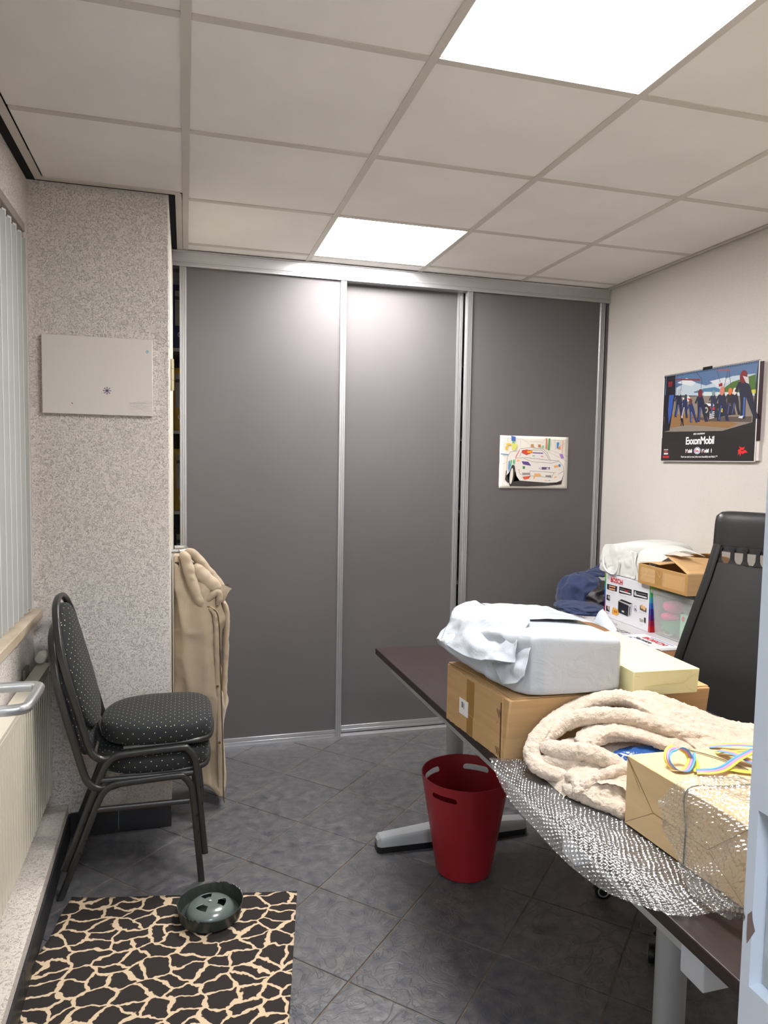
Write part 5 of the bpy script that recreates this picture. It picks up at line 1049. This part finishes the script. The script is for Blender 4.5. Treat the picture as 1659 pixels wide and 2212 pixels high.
d.poly(fq([(130, 720), (265, 765), (262, 838), (132, 795)]), (44, 42, 44)); d.poly(fq([(165, 745), (240, 768), (240, 785), (165, 762)]), (220, 150, 110)); d.poly(fq([(165, 780), (240, 802), (240, 822), (165, 798)]), (220, 150, 110)); d.line(fq([(160, 738), (160, 800)]), .002, (210, 208, 208))
for y0_ in (868, 1020): d.poly(fq([(130, y0_), (176, y0_+18), (176, y0_+90), (130, y0_+72)]), (40, 38, 40)); d.poly(fq([(148, y0_+20), (172, y0_+28), (172, y0_+75), (150, y0_+50)]), (170, 166, 164))
d.poly(fq([(150, 1025), (172, 1032), (172, 1060), (150, 1050)]), (206, 160, 130))
d.poly(fq([(285, 960), (325, 938), (465, 1000), (450, 1160), (415, 1178), (285, 1120)]), (176, 176, 180)); d.poly(fq([(288, 965), (418, 1028), (415, 1172), (288, 1115)]), (28, 30, 36)); d.poly(fq([(300, 955), (330, 942), (460, 1000), (432, 1012)]), (40, 40, 44)); d.poly(fq([(425, 1045), (440, 1035), (438, 1150), (424, 1165)]), (90, 90, 94)); d.rect(*f_(335, 1112), *f_(365, 1100), (180, 180, 182))
d.poly(fq([(222, 1045), (250, 1060), (290, 1085), (298, 1140), (270, 1160), (215, 1140), (210, 1100)]), (218, 160, 70)); d.poly(fq([(232, 1085), (280, 1100), (280, 1130), (235, 1120)]), (186, 116, 44))
d.line([(f_(500, 1070)[0]+.012*math.cos(t), f_(500, 1070)[1]+.015*math.sin(t)) for t in [2*PI*k/18 for k in range(19)]], .0012, (110, 112, 118)); d.poly(fq([(490, 1060), (510, 1065), (505, 1085), (492, 1080)]), (120, 122, 128)); d.line(fq([(482, 1085), (520, 1092)]), .002, (110, 112, 118))
d.poly(fq([(552, 1025), (628, 1062), (628, 1118), (552, 1080)]), (96, 84, 78)); d.ell(*f_(575, 1042), .010, .010, (206, 160, 110)); d.ell(*f_(602, 1062), .010, .010, (214, 170, 120)); d.poly(fq([(605, 1180), (626, 1188), (624, 1262), (606, 1240)]), (60, 58, 60)); d.poly(fq([(552, 1190), (602, 1215), (600, 1240), (560, 1235)]), (160, 158, 156)); d.poly(fq([(560, 1205), (590, 1215), (590, 1222), (562, 1215)]), (210, 170, 130))
R = random.Random(1)
for x_, y_, wd_ in ((135, 830, 100), (290, 880, 100), (500, 940, 110), (135, 945, 40), (135, 1112, 40), (550, 1112, 80), (565, 1275, 35), (105, 1155, 80), (110, 1170, 70)): d.line(fq([(x_, y_), (x_+wd_, y_+wd_*.30)]), .0012, (176, 174, 178))
d.build('print', to)
text('lettering', 'BOSCH', .034, TR_, to, (tx0, ty1_-f_(178, 0)[0], tz0+f_(178, 692)[1]), (0, -1, 0), (0, 0, 1), bold=.0006, width=.92, lift=.0028)
# frosted plastic storage bin with toys
FR = bpy.data.materials.new('frosted_plastic'); FR.use_nodes = True; L = FR.node_tree.links.new; nd = FR.node_tree.nodes; b = nd['Principled BSDF']; b.inputs[0].default_value = lin((226, 228, 226)); b.inputs['Roughness'].default_value = .25
t1 = N(FR, 'ShaderNodeBsdfTransparent'); mxf = N(FR, 'ShaderNodeMixShader'); mxf.inputs[0].default_value = .24; L(t1.outputs[0], mxf.inputs[1]); L(b.outputs[0], mxf.inputs[2]); L(mxf.outputs[0], nd['Material Output'].inputs[0])
pb = thing('plastic_storage_bin', (2.2, 2.62, PT), 'frosted clear plastic storage bin with toys beside the toaster carton', 'storage bin')
px0, px1, py0, py1, pz0, pz1 = 2.060, 2.345, 2.40, 2.775, PT+.002, .945
bm = B(); t_ = .003
def fr_ring(i, z, g=0): return [(px0+i-g, py0+i-g, z), (px1-i+g, py0+i-g, z), (px1-i+g, py1-i+g, z), (px0+i-g, py1-i+g, z)]
loft(bm, [fr_ring(.012, pz0), fr_ring(.0, pz1-.02), fr_ring(-.006, pz1-.02), fr_ring(-.006, pz1), fr_ring(.001, pz1), fr_ring(.003, pz1-.02), fr_ring(.015, pz0+.003)]); ob('bin_body', bm, FR, pb, bevel=.003)
def toy(name, label, col, c, r, sq=1.0, ico=True, rough=.5):
    bm = B(); bmesh.ops.create_icosphere(bm, subdivisions=3, radius=1)
    for v in bm.verts:
        p = v.co; p = Vector([math.copysign(abs(a)**sq, a) for a in p]); k = 1+.12*nz(p, 1.5); v.co = Vector((c[0]+r[0]*p.x*k, c[1]+r[1]*p.y*k, c[2]+r[2]*p.z*k))
    return ob(name, bm, M('toy_'+name+str(col[0]), col, rough), None, smooth=True, label=label, cat='toy', group='toys in the storage bin')
toy('plush_toy', 'pink toy upper left inside the frosted storage bin', (224, 70, 140), (2.12, 2.70, .875), (.045, .045, .028)); toy('plush_toy', 'pink toy low at the far end inside the frosted storage bin', (226, 60, 130), (2.115, 2.715, .825), (.04, .038, .02))
toy('toy_cup', 'green toy in the left half of the frosted storage bin', (40, 130, 84), (2.12, 2.69, .785), (.045, .055, .030), .6); toy('toy_ball', 'dark green toy at the top middle of the frosted storage bin', (50, 96, 70), (2.13, 2.59, .882), (.04, .04, .026))
toy('toy_ball', 'orange toy at the top right of the frosted storage bin', (200, 130, 96), (2.14, 2.51, .885), (.04, .035, .022)); toy('toy_block', 'blue toy at the right end of the frosted storage bin', (60, 120, 180), (2.13, 2.44, .84), (.03, .022, .03), .4)
cb = thing('toy_box', (2.10, 2.56, .75), 'pale green card box with a red oval standing inside the frosted storage bin', 'toy'); cb['group'] = 'toys in the storage bin'
bm = B(); box(bm, (2.082, 2.52, .744), (2.12, 2.605, .862)); ob('card_box', bm, M('mint_card', (150, 206, 170), .5), cb, bevel=.001)
d = Decal((2.082, 2.605, .744), (0, -1, 0), (0, 0, 1)); d.ell(.02, .10, .010, .012, (210, 50, 80)); d.ell(.03, .018, .020, .022, (226, 90, 120)); d.ell(.03, .018, .012, .013, (240, 190, 200)); d.rect(.058, .02, .066, .11, (226, 210, 80)); d.rect(.07, .01, .08, .09, (230, 150, 150)); d.build('print', cb)
tr_ = thing('tape_roll', (2.10, 2.70, .745), 'white roll with dark core low in the frosted storage bin', 'toy'); tr_['group'] = 'toys in the storage bin'
bm = B(); sweep(bm, [(2.098, 2.70+.028*math.cos(t), .768+.020*math.sin(t)) for t in [2*PI*k/24 for k in range(24)]], .006, .010, n=8, closed=True, up=Vector((1, 0, 0))); ob('roll', bm, M('roll_white', (220, 220, 216), .5), tr_, smooth=True)
bm = B(); sweep(bm, [(2.098, 2.70+.018*math.cos(t), .768+.012*math.sin(t)) for t in [2*PI*k/24 for k in range(24)]], .004, .008, n=8, closed=True, up=Vector((1, 0, 0))); ob('core', bm, BLACKPL, tr_, smooth=True)
# torn open brown box on top
ob_ = thing('open_carton', (2.19, 2.68, .96), 'small brown carton with torn open flaps on top of the storage bin', 'cardboard box')
oz0, oz1 = .9605, 1.052; P4 = [(2.030, 2.505), (2.345, 2.495), (2.35, 2.86), (2.044, 2.862)]
bm = B(); th = .004
hexa(bm, [(x, y, oz0) for x, y in P4], [(x, y, oz0+th) for x, y in P4])
for i in range(4):
    a, b_ = Vector(P4[i]+(0,)), Vector(P4[(i+1) % 4]+(0,)); t = (b_-a).normalized(); nn_ = Vector((-t.y, t.x, 0)); Q = [a, b_, b_+nn_*th, a+nn_*th]; hexa(bm, [(p.x, p.y, oz0+th) for p in Q], [(p.x, p.y, oz1) for p in Q])
ob('carton_walls', bm, CB, ob_, bevel=.0012)
def flap(ctrl, nm='torn_flap', mat=CB): o = sheet(nm, ctrl, mat, ob_, nu=5, nv=5, amp=.003, sc=14, th=.003); return o
flap([[(2.032, 2.51, 1.054), (2.20, 2.50, 1.054), (2.34, 2.50, 1.054)], [(2.05, 2.60, 1.082), (2.20, 2.60, 1.075), (2.34, 2.60, 1.062)], [(2.055, 2.69, 1.112), (2.16, 2.66, 1.105), (2.33, 2.66, 1.09)]])
flap([[(2.046, 2.855, 1.054), (2.20, 2.858, 1.054), (2.34, 2.858, 1.056)], [(2.05, 2.79, 1.062), (2.20, 2.79, 1.064), (2.34, 2.80, 1.064)], [(2.055, 2.72, 1.060), (2.18, 2.73, 1.066), (2.33, 2.74, 1.07)]])
flap([[(2.343, 2.51, 1.054), (2.346, 2.68, 1.056), (2.348, 2.85, 1.054)], [(2.30, 2.52, 1.085), (2.30, 2.68, 1.09), (2.30, 2.82, 1.08)], [(2.27, 2.54, 1.115), (2.26, 2.66, 1.12), (2.26, 2.78, 1.10)]])
flap([[(2.044, 2.69, 1.113), (2.07, 2.66, 1.118), (2.09, 2.63, 1.114)], [(2.12, 2.70, 1.125), (2.13, 2.66, 1.124), (2.15, 2.62, 1.116)]], 'tape_scrap', M('clear_tape', (212, 200, 184), .2, coat=.4))
d = Decal((2.044, 2.862, oz0), (-.0391, -.999, 0), (0, 0, 1)); d.rect(0, 0, .357, .013, (176, 134, 78)); d.rect(0, .078, .357, .0905, (180, 140, 86)); d.rect(0, .013, .018, .078, (178, 136, 82)); d.rect(.340, .013, .357, .078, (178, 136, 82)); d.rect(.13, .013, .185, .078, (168, 128, 74)); d.rect(.20, .015, .325, .075, (196, 156, 106)); d.line([(.02, .02), (.07, .06), (.05, .075)], .0009, (214, 186, 146)); d.line([(.14, .075), (.165, .05), (.18, .078)], .002, (196, 166, 124)); d.build('tape_strips', ob_)
# white fabric tote
WT = M('white_cotton', (204, 204, 200), .75, bump=(50, .12, .002)); tb = thing('white_tote_bag', (2.18, 3.0, .96), 'folded white cloth bag lying on the toaster carton against the wall', 'bag')
rings = []; n = 48
for i, (y, za, zb, xa, xb) in enumerate([(3.225, .962, 1.085, 2.10, 2.34), (3.20, .960, 1.10, 2.085, 2.345), (3.12, .960, 1.115, 2.08, 2.35), (3.03, .960, 1.140, 2.09, 2.35), (2.96, .960, 1.142, 2.11, 2.352), (2.88, .960, 1.135, 2.16, 2.352), (2.865, .965, 1.12, 2.19, 2.35)]):
    ring = []
    for k in range(n):
        a = 2*PI*k/n; c, s = math.cos(a), math.sin(a); P = Vector(((xa+xb)/2+(xb-xa)/2*math.copysign(abs(c)**.45, c), y, (za+zb)/2+(zb-za)/2*math.copysign(abs(s)**.4, s))); P += Vector((c, 0, s))*.010*(crease(P, 7)-.3)*(1 if s > -.5 else 0); P.z = max(P.z, .9595); P.x = min(P.x, 2.36); ring.append(P)
    rings.append(ring)
bm = B(); loft(bm, rings); ob('folded_body', bm, WT, tb, smooth=True, sub=1, angle=180)
sheet('bag_panel', [[(2.07, 3.235, .962), (2.06, 3.13, .961), (2.066, 3.03, .961), (2.08, 2.93, .961)], [(2.065, 3.22, 1.02), (2.062, 3.13, 1.01), (2.068, 3.03, 1.03), (2.075, 2.94, 1.03)], [(2.085, 3.215, 1.098), (2.075, 3.12, 1.11), (2.08, 3.02, 1.10), (2.09, 2.95, 1.09)]], WT, tb, amp=.014, sc=12, th=.002)
sheet('bag_panel', [[(2.075, 2.95, .962), (2.072, 2.90, .962), (2.08, 2.865, .99)], [(2.08, 2.93, 1.05), (2.10, 2.86, 1.06), (2.13, 2.80, 1.07)], [(2.10, 2.93, 1.10), (2.16, 2.84, 1.12), (2.2, 2.76, 1.12)], [(2.15, 2.93, 1.12), (2.22, 2.82, 1.135), (2.26, 2.68, 1.105)]], WT, tb, amp=.006, sc=14, th=.002)
bm = B(); sweep(bm, crom([(2.068, 2.95, 1.09), (2.06, 2.925, 1.03), (2.058, 2.90, .975), (2.064, 2.94, .966)], 6), .004, .0025, n=6); ob('handle', bm, WT, tb, smooth=True); bm = B(); sweep(bm, crom([(2.07, 3.19, 1.05), (2.058, 3.17, 1.0), (2.055, 3.12, .968), (2.056, 3.06, .97), (2.065, 3.05, 1.03)], 6), .006, .003, n=6); ob('handle', bm, WT, tb, smooth=True)
# navy jacket in the corner
NV = M('navy_cloth', (30, 46, 84), .8, bump=(400, .3), sheen=.2); QL = M('black_quilt', (44, 40, 42), .45, bump=(38, .5, .006)); nj = thing('navy_jacket', (2.1, 3.4, PT), 'navy jacket with black quilted lining heaped in the corner by the wardrobe', 'jacket')
def blob(name, mat, c, r, amp=.1, s=2.2, sq=.9, zmin=TT+.003, parent=None, xmax=2.36):
    bm = B(); bmesh.ops.create_icosphere(bm, subdivisions=5, radius=1)
    for v in bm.verts:
        p = v.co; p = Vector([math.copysign(abs(a)**sq, a) for a in p]); k = 1+amp*(crease(p+Vector(c), s*.8)*.8+.2*ridged(p, s)-.4); v.co = Vector((min(xmax, c[0]+r[0]*p.x*k), c[1]+r[1]*p.y*k, max(zmin, c[2]+r[2]*p.z*k)))
    return ob(name, bm, mat, parent, smooth=True, angle=180)
blob('outer_shell', NV, (2.11, 3.45, .765), (.120, .14, .135), .22, parent=nj); blob('lining', QL, (2.165, 3.38, .765), (.115, .13, .10), .25, 2.6, parent=nj); blob('sleeve', NV, (2.02, 3.31, .748), (.11, .15, .030), .25, parent=nj)
sheet('collar', [[(2.09, 3.42, .885), (2.15, 3.40, .90), (2.23, 3.40, .90)], [(2.09, 3.46, .91), (2.16, 3.44, .925), (2.24, 3.43, .915)], [(2.10, 3.50, .90), (2.17, 3.50, .92), (2.25, 3.48, .965)]], NV, nj, amp=.012, sc=18, th=.006)
bm = B(); sweep(bm, crom([(2.24, 3.42, .90), (2.25, 3.44, .94), (2.252, 3.45, .965), (2.255, 3.445, .93)], 5), .012, .006, n=8); ob('hanger_loop', bm, BLACKPL, nj, smooth=True)
# ---------------- beige coat on the pillar door handle ----------------
CT = M('beige_coat_cloth', (172, 154, 130), .62, sheen=.15, bump=(14, .35, .006), var=(7, .05)); CTD = M('coat_lining', (150, 130, 106), .7, bump=(20, .3, .005))
ct = thing('beige_coat', (.06, 3.12, .05), 'long beige puffer coat hanging from the pillar door handle', 'coat')
prof = [  # z, x_left, x_right, y_near, y_far
    (1.095, -.040, .005, 3.07, 3.17), (1.06, -.046, .05, 3.05, 3.20), (1.00, -.050, .105, 3.04, 3.22), (.93, -.050, .135, 3.035, 3.24), (.86, -.050, .145, 3.03, 3.25), (.78, -.046, .150, 3.03, 3.26), (.70, -.046, .152, 3.03, 3.26), (.60, -.046, .154, 3.035, 3.26), (.50, -.046, .154, 3.04, 3.25), (.40, -.044, .153, 3.045, 3.24), (.30, -.03, .153, 3.05, 3.24), (.20, .0, .152, 3.05, 3.23), (.12, .05, .152, 3.055, 3.22), (.06, .12, .152, 3.06, 3.21)]
pa = np.array(prof)[::-1]; n = 96; rings = []
for z in np.linspace(.058, 1.095, 120):
    xa, xb, ya_, yb_ = [np.interp(z, pa[:, 0], pa[:, i]) for i in (1, 2, 3, 4)]; ring = []
    for k in range(n):
        a = 2*PI*k/n; c, s = math.cos(a), math.sin(a); x = (xa+xb)/2+(xb-xa)/2*math.copysign(abs(c)**.7, c); y = (ya_+yb_)/2+(yb_-ya_)/2*math.copysign(abs(s)**.8, s)
        fo = ridged((x*9, y*3, z*1.6+x*4), 1.6)*.030+(crease((x, y, z*.8), 8)-.4)*.014; zz = z+(.02*(x-.10) if z < .15 else 0)
        P = Vector((x, y, zz)); cen = Vector(((xa+xb)/2, (ya_+yb_)/2, z)); dv = (P-cen); dv.z = 0; P += dv.normalized()*(fo-.006); P.x = max(P.x, -.0475 if z > .1 else P.x); ring.append(P)
    rings.append(ring)
bm = B(); loft(bm, rings); ob('coat_body', bm, CT, ct, smooth=True, angle=180)
def roll(pts, ra_, rb_, nm, rf=None, mat=CT, seg=10):
    bm = B(); sweep(bm, crom(pts, seg), ra_, rb_, n=20, up=Vector((0, -1, .2)), rfun=rf or (lambda t: min(1, .5+3*t, .5+3*(1-t))*(1+.04*math.sin(t*23))))
    for v in bm.verts: v.co += Vector((1, -1, 0))*.004*(crease(v.co, 20)-.5)
    return ob(nm, bm, mat, ct, smooth=True, angle=180)
roll([(-.012, 3.05, 1.115), (.002, 3.035, 1.085), (.015, 3.03, 1.03), (.032, 3.025, .975), (.052, 3.02, .925), (.066, 3.015, .89)], .023, .020, 'collar_roll')
roll([(.0, 3.06, 1.12), (.03, 3.06, 1.105), (.065, 3.06, 1.065), (.10, 3.06, 1.02), (.13, 3.06, .985), (.155, 3.06, .965)], .020, .018, 'hood_roll')
sheet('collar_flap', [[(.12, 3.05, .99), (.15, 3.05, .975), (.188, 3.05, .955)], [(.115, 3.045, .955), (.145, 3.045, .94), (.172, 3.045, .935)], [(.12, 3.05, .92), (.14, 3.05, .905), (.155, 3.05, .895)]], CT, ct, amp=.004, sc=20, th=.008)
roll([(.03, 3.045, 1.06), (.055, 3.04, 1.03), (.09, 3.035, .995), (.115, 3.03, .97), (.12, 3.03, .95)], .030, .018, 'hood_fold'); roll([(.07, 3.025, .90), (.10, 3.02, .93), (.125, 3.02, .95), (.135, 3.025, .93), (.13, 3.03, .89)], .014, .014, 'hood_fold')
roll([(.155, 3.06, .90), (.168, 3.09, .84), (.168, 3.10, .74), (.163, 3.10, .60), (.158, 3.10, .42)], .013, .025, 'rear_placket')
zp = [(.068, 3.018, .893), (.10, 3.012, .885), (.122, 3.01, .86), (.130, 3.012, .80), (.133, 3.02, .70), (.138, 3.03, .55), (.143, 3.035, .40), (.147, 3.04, .25), (.149, 3.045, .12), (.150, 3.045, .055), (.153, 3.045, .025)]
roll([(x-.006, y+.004, z) for x, y, z in zp[1:-1]], .012, .009, 'placket', rf=lambda t: 1); bm = B(); sweep(bm, crom([(x+.006, y-.006, z) for x, y, z in zp], 6), .0022, .0022, n=6); ob('zip', bm, M('dark_gold_zip', (120, 96, 56), .35, .6), ct)
bm = B()
for z, x in ((.78, .122), (.545, .130), (.30, .138), (.975, .172)): lathe(bm, [(.0055, 0), (.0055, .003)], (0, 0, 0), 12); vs = bm.verts[-24:] if 0 else list(bm.verts)[-24:]; bmesh.ops.rotate(bm, verts=vs, cent=(0, 0, 0), matrix=Matrix.Rotation(PI/2, 3, 'X')); bmesh.ops.translate(bm, verts=vs, vec=(x, 3.018+(.02 if z > .9 else 0)+(.006 if z < .6 else 0), z))
ob('snap_button', bm, M('snap_brown', (110, 84, 56), .4, .3), ct)
bm = B(); box(bm, (-.042, 3.038, 1.055), (-.026, 3.042, 1.075)); ob('neck_tag', bm, BLACKPL, ct)
